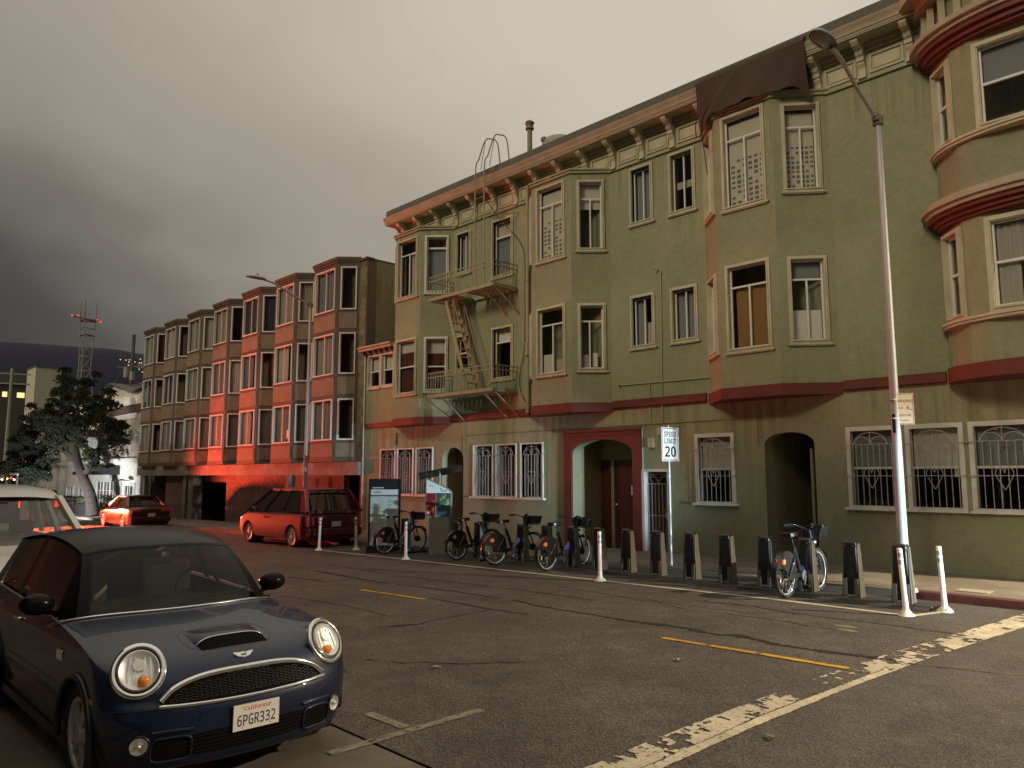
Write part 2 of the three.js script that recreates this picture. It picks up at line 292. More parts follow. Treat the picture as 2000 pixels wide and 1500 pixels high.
// ---------------------------------------------------------------- green apartment building
const ZW = -15.6, ZB = -14.87, WALLB = -.45;
const slabG = (pts, y0, y1) => ext(shape(pts.map(([x, z]) => [x, -z])), y1 - y0).rotateX(-PI / 2).translate(0, y0, 0);
const place = (g, pos, turn) => g.rotateY(turn).translate(...pos);
const ringG = (w, h, t, d, z = 0) => ext(shape(rectH(-w / 2, w / 2, 0, h), [rectH(-w / 2 + t, w / 2 - t, t, h - t)]), d).translate(0, 0, z);
const drape = (w, h, folds, amp, z) => surf((u, v) => [lerp(-w / 2, w / 2, u), lerp(0, h, v), z + amp * Math.sin(u * folds * 6.28) + amp * .4 * Math.sin(u * folds * 2.3 * 6.28 + v)], 40, 2);
const laceTex = canvasTex(128, 256, (c, w, h) => { c.fillStyle = '#c8c2b4'; c.fillRect(0, 0, w, h); c.fillStyle = '#6b6a62'; for (let y = 0; y < 9; y++) for (let x = 0; x < 6; x++) if ((x * 7 + y * 5) % 6) c.fillRect(6 + x * 21, h * .44 + y * 16, 13, 7 + (x * y) % 5); });
const laceMat = new THREE.MeshStandardMaterial({ map: laceTex, roughness: .95 });
const amberCloth = std([.30, .16, .055], .9), greyCloth = std([.24, .25, .26], .95), redCloth = std([.10, .026, .024], .95), blueCloth = std([.06, .065, .10], .95), paleSheet = std([.75, .73, .68], .9);
const curtainMats = { curtain: MT.curtain, lace: laceMat, amber: amberCloth, grey: greyCloth, red: redCloth, blue: blueCloth, pale: paleSheet, blind: MT.blind };
function win(parent, pos, turn, w, h, o = {}) {
  const g = grp('window', parent, pos, turn), st = o.style || 'slider', cm = o.casing || MT.cream, sm = o.sash || MT.sash, cw = o.cw ?? .075, rec = o.rec ?? .075;
  if (cw) { mesh('casing', [muv(ringG(w, h, cw, .045, .002)), muv(ringG(w - cw * 1.1, h - cw * 1.1, .028, .06, .012).translate(0, cw * .55, 0))], cm, g); mesh('sill', [muv(box(w + .10, .035, .12, 0, -.018, .01)), muv(box(w + .03, .02, .06, 0, -.045, .02))], cm, g); }
  const iw = w - 2 * (cw || .0) + .01, ih = h - 2 * (cw || .0) + .01, y0 = (cw || 0) - .005, t = .035;
  mesh('jamb_lining', muv(ringG(iw + .03, ih + .03, .02, rec + .06, -rec - .06).translate(0, y0 - .015, 0)), cm, g);
  const bars = [ringG(iw, ih, t, .04, -rec - .02).translate(0, y0, 0)], panes = [];
  const P = (x0, x1, ya, yb, dz = 0) => panes.push([x0, x1, ya, yb, dz]);
  const L = -iw / 2 + t, R = iw / 2 - t, B = y0 + t, T = y0 + ih - t, mid = o.mid ?? 0;
  if (st === 'transom') { const tr = lerp(B, T, o.tr ?? .77); bars.push(bx(L, R, tr - .02, tr + .02, -rec - .02, -rec + .02), bx(mid - .018, mid + .018, B, tr, -rec - .018, -rec + .024)); P(L, mid, B, tr); P(mid, R, B, tr, -.006); P(L, R, tr, T); }
  else if (st === 'transom1') { const tr = lerp(B, T, o.tr ?? .8); bars.push(bx(L, R, tr - .03, tr + .03, -rec - .02, -rec + .02)); P(L, R, B, tr); P(L, R, tr, T); }
  else if (st === 'slider') { bars.push(bx(mid - .018, mid + .018, B, T, -rec - .018, -rec + .024)); P(L, mid, B, T); P(mid, R, B, T, -.006); }
  else if (st === 'hung') { const m = lerp(B, T, o.tr ?? .5); bars.push(bx(L, R, m - .022, m + .022, -rec - .03, -rec + .02)); P(L, R, B, m, -.012); P(L, R, m, T); }
  else P(L, R, B, T);
  mesh('sash', bars, sm, g);
  for (const [x0, x1, ya, yb, dz] of panes) if (!(o.open && panes[o.open - 1] && panes[o.open - 1][0] === x0 && panes[o.open - 1][2] === ya)) mesh('pane', new THREE.PlaneGeometry(x1 - x0 - .004, yb - ya - .004).translate((x0 + x1) / 2, (ya + yb) / 2, -rec + dz), o.glass || MT.glass, g);
  for (const c of o.hang || []) { // [kind, x0, x1, y0, y1 (fractions), folds]
    const [k, a, b, c0, c1, f = 0] = c, x0 = lerp(L, R, a), x1 = lerp(L, R, b), ya = lerp(B, T, c0), yb = lerp(B, T, c1);
    mesh(k === 'blind' ? 'blind' : 'curtain', f ? drape(x1 - x0, yb - ya, f, .012, -rec - .09).translate((x0 + x1) / 2, ya, 0) : box(x1 - x0, yb - ya, .008, (x0 + x1) / 2, (ya + yb) / 2, -rec - .08), curtainMats[k], g);
  }
  return g;
}
const B1 = thing('green_apartment_building', 'three storey green stucco apartment building with cream window frames and bracketed cornice', 'building');
const wallWins = [ // x0, x1, y0, y1, options
  [-18.87, -18.13, 8.37, 9.77, { style: 'slider', hang: [['grey', 0, 1, 0, 1]] }], [-17.15, -16.19, 7.93, 9.77, { style: 'transom1', tr: .72, hang: [['blind', 0, 1, .72, 1], ['grey', 0, 1, 0, .72, 5]] }],
  [-18.84, -18.12, 5.22, 6.38, { style: 'hung', tr: .5 }], [-17.14, -16.19, 4.77, 6.40, { style: 'hung', tr: .74, hang: [['pale', 0, 1, .76, 1, 3]] }],
  [-11.82, -11.08, 8.33, 9.87, { style: 'slider', hang: [['grey', 0, 1, 0, 1, 4]] }], [-10.60, -9.84, 8.31, 9.89, { style: 'slider', hang: [['curtain', 0, 1, .42, .55, 2]] }],
  [-11.86, -11.10, 5.11, 6.48, { style: 'slider', hang: [['curtain', .45, 1, 0, .48], ['grey', 0, .5, 0, 1]] }], [-10.64, -9.87, 5.11, 6.47, { style: 'slider', hang: [['grey', 0, 1, .0, 1, 3]] }]];
const gWins = [[-22.97, -22.1, 'w'], [-21.94, -21.06], [-20.88, -20.0], [-17.95, -17.08], [-16.93, -16.08], [-15.88, -15.01], [-10.01, -9.09], [-6.48, -5.60], [-5.36, -4.46], [-4.28, -3.30], [-2.9, -2.0]];
const GY0 = 1.30, GY1 = 2.83;
function archPath(x0, x1, y0, ys, yt) { const p = [[x0, y0], [x1, y0]]; for (let i = 0; i <= 20; i++) { const a = i / 20 * PI; p.push([(x0 + x1) / 2 + (x1 - x0) / 2 * Math.cos(a), ys + (yt - ys) * Math.sin(a)]); } return p; }
const A1 = [-19.51, -18.46, WALLB + .02, 2.42, 2.81], A2 = [-8.32, -7.20, WALLB + .02, 2.58, 2.84], RD = [-13.90, -11.86, WALLB + .02, 2.50, 2.86], GT = [-11.56, -10.82, WALLB + .02, 2.03];
{
  const holes = [];
  for (const [a, b, c, d] of wallWins) holes.push(rectH(a + .075, b - .075, c + .075, d - .075));
  for (const [a, b, k] of gWins) if (!k) holes.push(rectH(a, b, GY0, GY1));
  holes.push(archPath(...A1), archPath(...A2), archPath(...RD), rectH(GT[0], GT[1], GT[2], GT[3]));
  mesh('wall', muv(ext(shape(rectH(-22.1, -1.2, WALLB, 9.98), holes), .28).translate(0, 0, ZW - .28), 3.1), MT.green, B1);
}
// closed volume behind the front
mesh('side_wall', muv(bx(-1.5, -1.2, WALLB, 9.98, -30, ZW - .281), 3.1), MT.green, B1);
mesh('side_wall', muv(bx(-22.1, -21.8, WALLB, 10.6, -30, ZW - .281), 3.1), MT.green, B1);
mesh('back_wall', muv(bx(-24.2, -1.2, WALLB, 10.6, -30.3, -30.001), 3.1), MT.green, B1);
mesh('roof', bx(-22.1, -1.2, 10.55, 10.75, -30, ZW - .3), MT.darkRoof, B1);
for (const y of [3.45, 7.05]) mesh('floor_slab', bx(-21.8, -1.5, y, y + .18, -30, ZW - .29), MT.interior, B1);
for (const x of [-18, -14.95, -9.7, -6.9]) mesh('partition', bx(x - .06, x + .06, WALLB, 10.5, -30, ZW - 1.7), MT.interior, B1);
// windows of the flat wall
for (const [a, b, c, d, o] of wallWins) win(B1, [(a + b) / 2, c, ZW], 0, b - a, d - c, { ...o, rec: .10 });
// ground floor windows with security grilles
function grilleG(w, h, n) {
  const g = [], r = .009, z = .05; const yb = .30 * h, yt = .80 * h;
  for (let i = 0; i <= n; i++) { const x = lerp(-w / 2 + .05, w / 2 - .05, i / n); g.push(bar(V(x, .03, z), V(x, h * .8, z), .012, .012)); }
  g.push(bar(V(-w / 2 - .09, yt, z), V(w / 2 + .09, yt, z), .022, .012), bar(V(-w / 2 - .06, h * .40, z), V(w / 2 + .06, h * .40, z), .022, .012));
  for (const s of [-1, 1]) { g.push(bar(V(s * (w / 2 + .06), yt, -.02), V(s * (w / 2 + .06), yt, z), .02, .02), bar(V(s * (w / 2 + .05), h * .4, -.02), V(s * (w / 2 + .05), h * .4, z), .02, .02)); }
  const arc = (cx, cy, rx, ry, a0, a1) => { const p = []; for (let i = 0; i <= 14; i++) { const a = lerp(a0, a1, i / 14); p.push(V(cx + rx * Math.cos(a), cy + ry * Math.sin(a), z)); } g.push(tube(p, .008, 16, 5)); };
  arc(0, yt, w * .36, h * .15, 0, PI); arc(-w * .18, yt + .01, w * .17, h * .09, 0, PI); arc(w * .18, yt + .01, w * .17, h * .09, 0, PI); g.push(rod(V(0, yt, z), V(0, h * .97, z), .008, 5));
  arc(-.07, h * .43, .07, .09, 0, PI * 1.3); arc(.07, h * .43, .07, .09, -PI * .3, PI); g.push(rod(V(-.12, h * .38, z), V(0, h * .24, z), .008, 5), rod(V(.12, h * .38, z), V(0, h * .24, z), .008, 5));
  return g;
}
const gHang = { 0: [], 1: [['red', 0, 1, 0, 1, 3]], 2: [], 3: [['red', .4, 1, 0, 1, 3]], 4: [], 5: [['blue', 0, .5, 0, 1, 4]], 6: [['blind', 0, 1, .5, 1]], 7: [['grey', 0, 1, .5, 1]], 8: [['blind', 0, 1, .5, 1], ['blind', .8, 1, .38, .5]], 9: [['grey', 0, 1, .5, 1, 4]] };
gWins.forEach(([a, b, k], i) => {
  const w = b - a, h = GY1 - GY0, zz = ZW, deep = i < 6 ? .2 : .1;
  const g = win(B1, [(a + b) / 2, GY0, zz], 0, w, h, { style: i >= 6 ? 'hung' : 'slider', casing: MT.white, sash: MT.white, cw: 0, rec: deep, hang: gHang[i] || [['grey', 0, 1, 0, 1, 3]] });
  const fr = i >= 6 ? .085 : .04; mesh('casing', muv(ringG(w + fr * 1.2, h + fr * 1.2, fr, .04, .001).translate(0, -fr * .6, 0)), MT.white, g);
  mesh('sill', muv(box(w + .2, .05, .14, 0, -.03, .05)), MT.white, g);
  mesh('grille', grilleG(w, h, i >= 6 ? 7 : 6).map(q => q.translate(0, 0, i >= 6 ? .04 : -.02)), MT.grille, g);
});
// small conduit, meters and pipes on the front
mesh('drainpipe', [rod(V(-15.52, 3.7, ZW + .09), V(-15.52, 10.45, ZW + .09), .055, 12), ...[5.45, 7.6, 9.6].map(y => cyl(.07, .07, .05, 12, -15.52, y, ZW + .09)), rod(V(-15.50, 5.35, ZW + .12), V(-15.50, 5.75, ZW + .12), .08, 10)], std([.30, .29, .18], .6), B1);
mesh('conduit', [rod(V(-10.95, 3.2, ZW + .03), V(-10.9, 6.85, ZW + .03), .018, 6), tube([[-10.9, 6.85, ZW + .03], [-10.9, 6.98, ZW + .05], [-10.98, 7.06, ZW + .12], [-11.02, 7.0, ZW + .16]], .022, 10, 6), rod(V(-12.24, 4.22, ZW + .03), V(-9.62, 4.18, ZW + .03), .014, 6), rod(V(-11.3, 3.2, ZW + .03), V(-11.3, 4.2, ZW + .03), .013, 6), rod(V(-12.24, 4.22, ZW + .02), V(-12.24, 4.22, ZW + .12), .03, 8)], std([.34, .33, .20], .6), B1);
mesh('conduit', [rod(V(-18.42, 3.17, ZW + .018), V(-8.45, 3.19, ZW + .018), .012, 6), rod(V(-8.45, 2.6, ZW + .018), V(-8.45, 3.19, ZW + .018), .012, 6), rod(V(-18.42, 2.5, ZW + .018), V(-18.42, 3.17, ZW + .018), .012, 6)], MT.green, B1);
mesh('electrical_box', [rbox(.16, .24, .1, .01, -11.28, 2.72, ZW + .05), rbox(.12, .16, .1, .01, -11.02, 2.98, ZW + .05), rod(V(-11.56, 2.0, ZW + .03), V(-11.56, 3.1, ZW + .03), .02, 6)], std([.42, .40, .30], .6), B1);
mesh('cable', [tube([[-16.95, 10.6, -14.8], [-16.4, 9.6, -15.2], [-15.72, 8.6, ZW + .1], [-15.66, 7.2, ZW + .06], [-15.7, 5.6, ZW + .05], [-15.85, 5.0, ZW + .06], [-15.86, 4.4, ZW + .06], [-15.5, 3.85, ZW + .07], [-15.45, 3.78, ZW + .07]], .013, 60, 5)], MT.black, B1);
// red storey band
for (const [a, b] of [[-22.1, -21.93], [-19.0, -15.5], [-12.47, -9.7], [-6.52, -4.62]]) mesh('storey_band', [muv(bx(a, b, 3.64, 3.80, ZW, ZW + .08)), muv(bx(a, b, 3.80, 3.83, ZW, ZW + .05)), muv(bx(a, b, 3.60, 3.64, ZW, ZW + .04))], MT.redPaint, B1);
// bays
const bayOpt = (fr, rt) => ({ fr, rt });
const offPts = ([xl, f0, f1, xr], o) => [[xl - o * 1.2, ZW + .001], [f0 - o * .42, ZB + o], [f1 + o * .42, ZB + o], [xr + o * 1.2, ZW + .001]];
function face(P, Q, y0, y1, holes, t, m, parent, name = 'bay_wall') {
  const dx = Q[0] - P[0], dz = Q[1] - P[1], len = Math.hypot(dx, dz), th = Math.atan2(-dz, dx);
  const g = muv(ext(shape(rectH(0, len, y0, y1), holes(len)), t).translate(0, 0, -t), 3.1); mesh(name, place(g, [P[0], 0, P[1]], th), m, parent); return { len, th, at: u => [P[0] + dx * u, P[1] + dz * u] };
}
function bay(pl, rows, topCut) {
  const [xl, f0, f1, xr] = pl, pts = [[xl, ZW], [f0, ZB], [f1, ZB], [xr, ZW]];
  for (let s = 0; s < 3; s++) {
    const wins = rows[s]; const F = face(pts[s], pts[s + 1], 3.78, 9.99, len => wins.map(([w, y0, y1, , c = .5]) => rectH(len * c - w / 2 + .07, len * c + w / 2 - .07, y0 + .07, y1 - .07)), .12, MT.green, B1);
    for (const [w, y0, y1, o, c = .5] of wins) { const [x, z] = F.at(c); win(B1, [x, y0, z], F.th, w, y1 - y0, o); }
  }
  mesh('bay_base', muv(slabG(offPts(pl, .035), 3.56, 3.80)), MT.redPaint, B1);
  mesh('bay_ledge', [muv(slabG(offPts(pl, .06), 9.98, 10.05)), muv(slabG(offPts(pl, .10), 10.05, 10.09))], MT.frieze, B1);
}
const T3 = { style: 'transom' };
const sideL = [[.74, 7.82, 9.80, { ...T3, hang: [['grey', 0, 1, 0, 1, 3]] }], [.74, 4.60, 6.42, { ...T3, hang: [['grey', 0, 1, 0, 1, 3]] }]];
bay([-21.98, -21.22, -19.83, -19.06], [sideL,
  [[1.14, 7.79, 9.83, { ...T3, hang: [['curtain', .5, 1, 0, .8, 3]] }], [1.14, 4.55, 6.42, { style: 'hung', tr: .5, hang: [['blind', 0, 1, .8, 1], ['red', 0, 1, 0, .8, 5]] }]],
  [[.80, 7.84, 9.78, { style: 'transom1', tr: .82, casing: MT.white, hang: [['grey', 0, 1, 0, .8]] }], [.78, 4.60, 6.39, { style: 'hung', tr: .46, casing: MT.white, hang: [['blind', 0, 1, .74, 1], ['red', 0, 1, .12, .74, 2]] }]]]);
bay([-15.46, -14.70, -13.24, -12.50], [sideL,
  [[1.07, 7.74, 9.87, { ...T3, hang: [['lace', 0, 1, 0, .97]] }], [1.07, 4.58, 6.46, { ...T3, hang: [['blind', 0, .45, 0, .3], ['curtain', .55, 1, 0, .2]] }]],
  [[.74, 7.84, 9.79, { ...T3, hang: [['blind', 0, 1, .62, 1]] }], [.74, 4.62, 6.42, { ...T3, mid: -.05, open: 1, hang: [['curtain', .1, .35, 0, .22], ['pale', .55, .8, .02, .25]] }]]]);
bay([-9.62, -8.86, -7.47, -6.58], [sideL.map(a => a.slice()),
  [[1.05, 7.74, 9.92, { ...T3, hang: [['lace', 0, 1, 0, .97]] }], [1.05, 4.56, 6.50, { ...T3, hang: [['amber', .06, .97, 0, .76, 2]] }]],
  [[.80, 7.86, 9.82, { ...T3, hang: [['lace', 0, 1, 0, .97]] }], [.80, 4.62, 6.46, { ...T3, hang: [['pale', 0, 1, 0, .38], ['grey', 0, 1, .8, 1]] }]]]);
// cornice: frieze board, panels, brackets, soffit, crown, roof edge
mesh('frieze', muv(bx(-22.1, -4.6, 9.98, 10.8, ZW - .2, ZW + .015), 3.1), MT.frieze, B1);
mesh('frieze_moulding', [muv(bx(-22.1, -4.55, 9.97, 10.02, ZW, ZW + .06)), muv(bx(-22.1, -4.55, 10.02, 10.05, ZW, ZW + .035))], MT.frieze, B1);
mesh('bed_moulding', [muv(bx(-22.1, -4.55, 10.56, 10.64, ZW, ZW + .09)), muv(bx(-22.1, -4.55, 10.64, 10.72, ZW, ZW + .15))], MT.frieze, B1);
mesh('soffit', bx(-22.2, -4.4, 10.72, 10.76, ZW, ZW + .52), MT.frieze, B1);
{
  const crownG = ext(shape([[0, 10.745], [.52, 10.745], [.52, 10.79], [.545, 10.81], [.55, 10.86], [.60, 10.92], [.62, 10.99], [0, 10.99]]), 17.9).rotateY(-PI / 2); // profile (z, y) swept along x
  crownG.applyMatrix4(new THREE.Matrix4().set(1, 0, 0, -4.35, 0, 1, 0, 0, 0, 0, 1, ZW, 0, 0, 0, 1)); mesh('crown_moulding', muv(toCreasedNormals(crownG, .6)), MT.copper, B1);
  mesh('roof_edge', [bx(-22.15, -4.3, 10.995, 11.22, ZW - .2, ZW + .55), bx(-22.1, -4.3, 11.22, 11.26, ZW - .2, ZW + .50)], MT.darkRoof, B1);
}
const brk = merge([muv(ext(shape([[.0, 10.02], [.055, 10.02], [.07, 10.22], [.12, 10.30], [.14, 10.42], [.21, 10.47], [.25, 10.56], [.38, 10.60], [.44, 10.66], [.45, 10.735], [0, 10.735]]), .13, .008).rotateY(-PI / 2).translate(.065, 0, 0)), muv(box(.16, .06, .10, 0, 10.04, .05)), muv(box(.165, .05, .40, 0, 10.71, .24)), muv(box(.15, .10, .09, 0, 10.40, .12))]);
for (let i = 0; i < 20; i++) { const x = -21.6 + i * .93; if (x > -4.7) break; const b = mesh('bracket', brk, MT.cream, B1); b.position.set(x, 0, ZW + .015); }
const pnl = merge([muv(ringG(.66, .40, .04, .03, 0)), muv(box(.50, .24, .012, 0, .20, .006))]);
for (let i = 0; i < 19; i++) { const x = -21.135 + i * .93; if (x > -4.9) break; const b = mesh('frieze_panel', pnl, MT.cream, B1); b.position.set(x, 10.09, ZW + .016); }
// bowed corner bay
{
  const C = [-2.75, ZW], a = 1.78, b = 1.0, pt = (d, o = 0) => { const t = d * PI / 180; return [C[0] + (a + o) * Math.cos(t), C[1] + (b + o) * Math.sin(t)]; };
  const ring = (o, y0, y1) => { const p = []; for (let d = 180; d >= 0; d -= 4) p.push(pt(d, o)); return muv(slabG(p, y0, y1)); };
  const segs = [[180, 171], [171, 134, .66], [134, 122], [122, 58, 1.75], [58, 46], [46, 9, .66], [9, 0]];
  const rows = [[7.90, 9.48], [4.66, 6.32]];
  for (const [d0, d1, w] of segs) {
    const P = pt(d0), Q = pt(d1), len = Math.hypot(Q[0] - P[0], Q[1] - P[1]); const ww = w ? Math.min(w, len - .02) : 0;
    const F = face(P, Q, 3.7, 10.6, () => w ? rows.map(([y0, y1]) => rectH(len / 2 - ww / 2 + .07, len / 2 + ww / 2 - .07, y0 + .07, y1 - .07)) : [], .12, MT.green, B1);
    if (w) rows.forEach(([y0, y1], i) => { const [x, z] = F.at(.5); win(B1, [x, y0, z], F.th, ww, y1 - y0, { style: 'hung', tr: .52, cw: .1, rec: .06, hang: w > 1 ? (i ? [['curtain', 0, .22, .0, 1, 3], ['curtain', .2, .34, .5, 1, 2]] : [['grey', 0, 1, .52, 1]]) : [] }); });
  }
  mesh('bow_base', ring(.05, 3.58, 3.84), MT.redPaint, B1);
  mesh('bow_sill', [ring(.07, 4.55, 4.60), ring(.10, 4.60, 4.645)], MT.cream, B1); mesh('bow_sill', [ring(.07, 7.79, 7.84), ring(.10, 7.84, 7.885)], MT.cream, B1);
  mesh('bow_moulding', [ring(.26, 6.62, 6.70), ring(.32, 6.70, 6.78), ring(.27, 6.78, 6.84)], MT.copper, B1);
  mesh('bow_cove', [ring(.06, 6.40, 6.46), ring(.12, 6.46, 6.54), ring(.20, 6.54, 6.62)], MT.redPaint, B1);
  mesh('bow_moulding', [ring(.26, 9.86, 9.94), ring(.34, 9.94, 10.03), ring(.28, 10.03, 10.08)], MT.copper, B1);
  mesh('bow_cove', [ring(.06, 9.60, 9.66), ring(.13, 9.66, 9.76), ring(.21, 9.76, 9.86)], MT.redPaint, B1);
  for (let d = 172; d > 8; d -= 12) { const [x, z] = pt(d, .06); mesh('pilaster', muv(box(.12, .6, .1, 0, 10.38, 0)), MT.frieze, B1).position.set(x, 0, z); }
  mesh('bow_cornice', [ring(.25, 10.68, 10.82), ring(.5, 10.82, 11.0)], MT.copper, B1);
  mesh('bow_roof', ring(.42, 11.0, 11.24), MT.darkRoof, B1);
}
// entrances
const recessM = stucco([.46, .44, .26]);
function recess(x0, x1, y0, y1, d, m, steps) { // porch behind an opening: two cheeks, ceiling, floor
  const z = ZW - .282; mesh('porch_wall', [muv(bx(x0 - .12, x0, y0, y1, z - d, z), 3.1), muv(bx(x1, x1 + .12, y0, y1, z - d, z), 3.1), muv(bx(x0 - .12, x1 + .12, y1, y1 + .12, z - d, z), 3.1)], m, B1);
  mesh('porch_floor', muv(bx(x0 - .12, x1 + .12, y0 - .1, y0 + (steps ? 0 : .26), z - d, z + (steps ? 0 : .1)), 2), concrete, B1);
}
{ // red framed double entrance
  const [x0, x1, y0, ys, yt] = RD, out = [[-14.17, y0], [-11.60, y0], [-11.60, 3.12], [-14.17, 3.12]], hole = archPath(...RD).map(([x, y]) => [x, y]); hole[0][1] = hole[1][1] = y0 - .001;
  const pts = [[-14.17, y0], [x0, y0], ...archPath(...RD).slice(2).reverse(), [x1, y0], [-11.60, y0], [-11.60, 3.12], [-14.17, 3.12]];
  mesh('entrance_surround', [muv(ext(shape(pts), .07).translate(0, 0, ZW + .001)), muv(bx(-14.2, -11.57, 3.06, 3.13, ZW, ZW + .11)), muv(bx(-14.08, -11.69, 2.95, 2.98, ZW + .07, ZW + .09))], MT.redPaint, B1);
  recess(x0, x1, y0, 3.0, .95, recessM); const z = ZW - 1.15;
  mesh('porch_back_wall', [muv(bx(x0, x1, 2.35, 3.0, z - .1, z + .002), 3.1), muv(bx(x0 + .40, x0 + .50, y0, 2.35, z - .1, z + .03)), muv(bx(x1 - .5, x1, y0, 2.35, z - .1, z), 3.1)], recessM, B1);
  const dk = std([.11, .022, .02], .45); for (const [a, b] of [[x0 + .0, x0 + .40], [x0 + .50, x1 - .5]]) { const d = mesh('door', muv(bx(a, b, y0 + .26, 2.35, z - .08, z - .03)), dk, B1); mesh('door_panel', [muv(ringG(b - a - .12, .8, .03, .02, z - .03).translate((a + b) / 2, .35, 0)), muv(ringG(b - a - .12, .95, .03, .02, z - .03).translate((a + b) / 2, 1.25, 0))], dk, d); mesh('door_handle', cyl(.03, .03, .06, 12).rotateX(PI / 2).translate(a + .08, 1.15, z), MT.chrome, d); }
  mesh('notice', bx(x0 + 1.05, x0 + 1.25, 1.4, 1.66, ZW - 1.17, ZW - 1.16), paleSheet, B1); mesh('mailbox', rbox(.22, .3, .1, .01, x1 - .25, 1.15, ZW - 1.1), MT.iron, B1);
  
}
{ // white barred gate door
  const [x0, x1, y0, y1] = GT, z = ZW; mesh('gate_frame', [muv(bx(x0 - .05, x0 + .03, y0, y1 + .05, z - .2, z + .04)), muv(bx(x1 - .03, x1 + .05, y0, y1 + .05, z - .2, z + .04)), muv(bx(x0 + .03, x1 - .03, y1 - .02, y1 + .05, z - .2, z + .04))], MT.white, B1);
  const g = []; for (let i = 0; i <= 6; i++) { const x = lerp(x0 + .06, x1 - .06, i / 6); g.push(bar(V(x, .02, z - .1), V(x, 1.72, z - .1), .016, .016)); }
  for (const y of [.06, .95, 1.72, 1.95]) g.push(bar(V(x0 + .04, y, z - .1), V(x1 - .04, y, z - .1), .02, .02)); for (const s of [-1, 1]) g.push(tube([[(x0 + x1) / 2, 1.74, z - .1], [(x0 + x1) / 2 + s * .12, 1.9, z - .1], [(x0 + x1) / 2 + s * .26, 1.86, z - .1], [(x0 + x1) / 2 + s * .2, 1.76, z - .1]], .009, 12, 5));
  mesh('gate', [...g, rbox(.1, .16, .05, .01, x1 - .12, .95, z - .09)], MT.grille, B1); recess(x0, x1, y0, 2.1, 1.2, recessM); mesh('inner_door', muv(bx(x0, x1, y0, 2.1, z - 1.3, z - 1.25)), std([.22, .15, .11], .6), B1);
}
{ // two plain arched passages
  const [a0, a1, y0] = A1; recess(a0, a1, y0, 2.84, 2.2, recessM, true); for (let i = 0; i < 4; i++) mesh('step', muv(bx(a0, a1, -.4, .05 + i * .17 - .1, ZW - .5 - i * .28 - .3, ZW - .5 - i * .28), 2), concrete, B1); mesh('inner_wall', bx(a0, a1, y0, 2.84, ZW - 2.5, ZW - 2.4), std([.26, .19, .13], .6), B1);
  const [b0, b1] = A2; recess(b0, b1, y0, 2.88, 2.6, recessM, true); for (let i = 0; i < 4; i++) mesh('step', muv(bx(b0, b1, -.3, .18 + i * .17, ZW - .5 - i * .28 - .3, ZW - .5 - i * .28), 2), concrete, B1); mesh('inner_wall', bx(b0, b1, y0, 2.88, ZW - 2.9, ZW - 2.8), std([.26, .19, .13], .6), B1);
  mesh('open_door', [muv(bx(b1 - .34, b1 - .28, .2, 2.5, ZW - 1.6, ZW - .5))], std([.26, .24, .16], .7), B1);
}
// low wing between the two buildings
{
  const W0 = -24.2, W1 = -22.1;
  mesh('wing_wall', muv(ext(shape(rectH(W0, W1, -.6, 6.4), [rectH(-23.88, -22.2, 5.10, 6.30), rectH(gWins[0][0], -22.12, GY0, GY1)]), .28).translate(0, 0, ZW - .28), 3.1), MT.green, B1);
  mesh('wing_roof', bx(W0, W1, 6.4, 6.5, -30, ZW), MT.darkRoof, B1); mesh('wing_band', muv(bx(W0, W1, 3.64, 3.80, ZW, ZW + .06)), MT.redPaint, B1);
  mesh('wing_cornice', [muv(bx(W0 + .05, W1, 6.44, 6.54, ZW, ZW + .3)), muv(bx(W0 + .05, W1, 6.54, 6.60, ZW, ZW + .36)), muv(bx(W0 + .05, W1, 6.34, 6.38, ZW, ZW + .1))], MT.copper, B1);
  for (let i = 0; i < 6; i++) mesh('wing_bracket', muv(box(.1, .1, .24, W0 + .25 + i * .34, 6.39, ZW + .12)), MT.redPaint, B1);
  for (const x of [-23.46, -22.62]) win(B1, [x, 5.08, ZW], 0, .84, 1.22, { style: 'hung', tr: .5, casing: MT.white, cw: .06, hang: [['blind', 0, 1, .55, 1]] });
  mesh('wall_lamp_bracket', [tube([[-22.0, 3.0, ZW + .02], [-22.0, 3.3, ZW + .03], [-21.92, 3.38, ZW + .1], [-21.8, 3.32, ZW + .2]], .014, 14, 6), rod(V(-22.05, 2.95, ZW + .02), V(-22.05, 3.4, ZW + .02), .012, 6)], MT.black, B1);
}
// net hung over the damaged cornice, pipes and vent on the roof, fire escape
{
  const netMat = std([.055, .034, .022], .95); const x0 = -9.35, x1 = -6.72;
  const sag = (u, v) => { const x = lerp(x0, x1, u), bot = 10.03 - .42 * Math.pow(clamp(1 - u / .16), 1.3) - .30 * Math.pow(clamp((u - .93) / .07), 2) + .02 * Math.sin(u * 37); const y = lerp(11.02, bot, v), z = ZW + lerp(.68, lerp(.50, .98, Math.pow(Math.sin(clamp(u * 1.02) * PI), .5)), v) + .03 * Math.sin(u * 19 + v * 4) * v; return [x, y, z]; };
  const n = thing('debris_net', 'dark brown debris net wrapped over the damaged cornice', 'net');
  mesh('net', [surf(sag, 40, 10), surf((u, v) => [lerp(x0, x1, u), lerp(11.02, 11.29, Math.min(1, v * 2)), ZW + lerp(.68, .2, v)], 20, 4, true)], netMat, n);
  mesh('rope', tube([[-8.9, 10.6, ZW + .90], [-9.2, 10.0, ZW + .92], [-9.35, 9.7, ZW + .7]], .012, 14, 5), MT.black, n); mesh('rope', [tube([[-8.2, 10.9, ZW + .80], [-8.8, 10.2, ZW + 1.0], [-9.1, 9.85, ZW + .85], [-9.3, 8.9, ZW + .35]], .01, 20, 5)], MT.black, n);
}
const vp = thing('vent_pipe', 'tall green roof vent pipe with a wider cap beside the fire ladder', 'pipe', [-15.5, 0, ZW]);
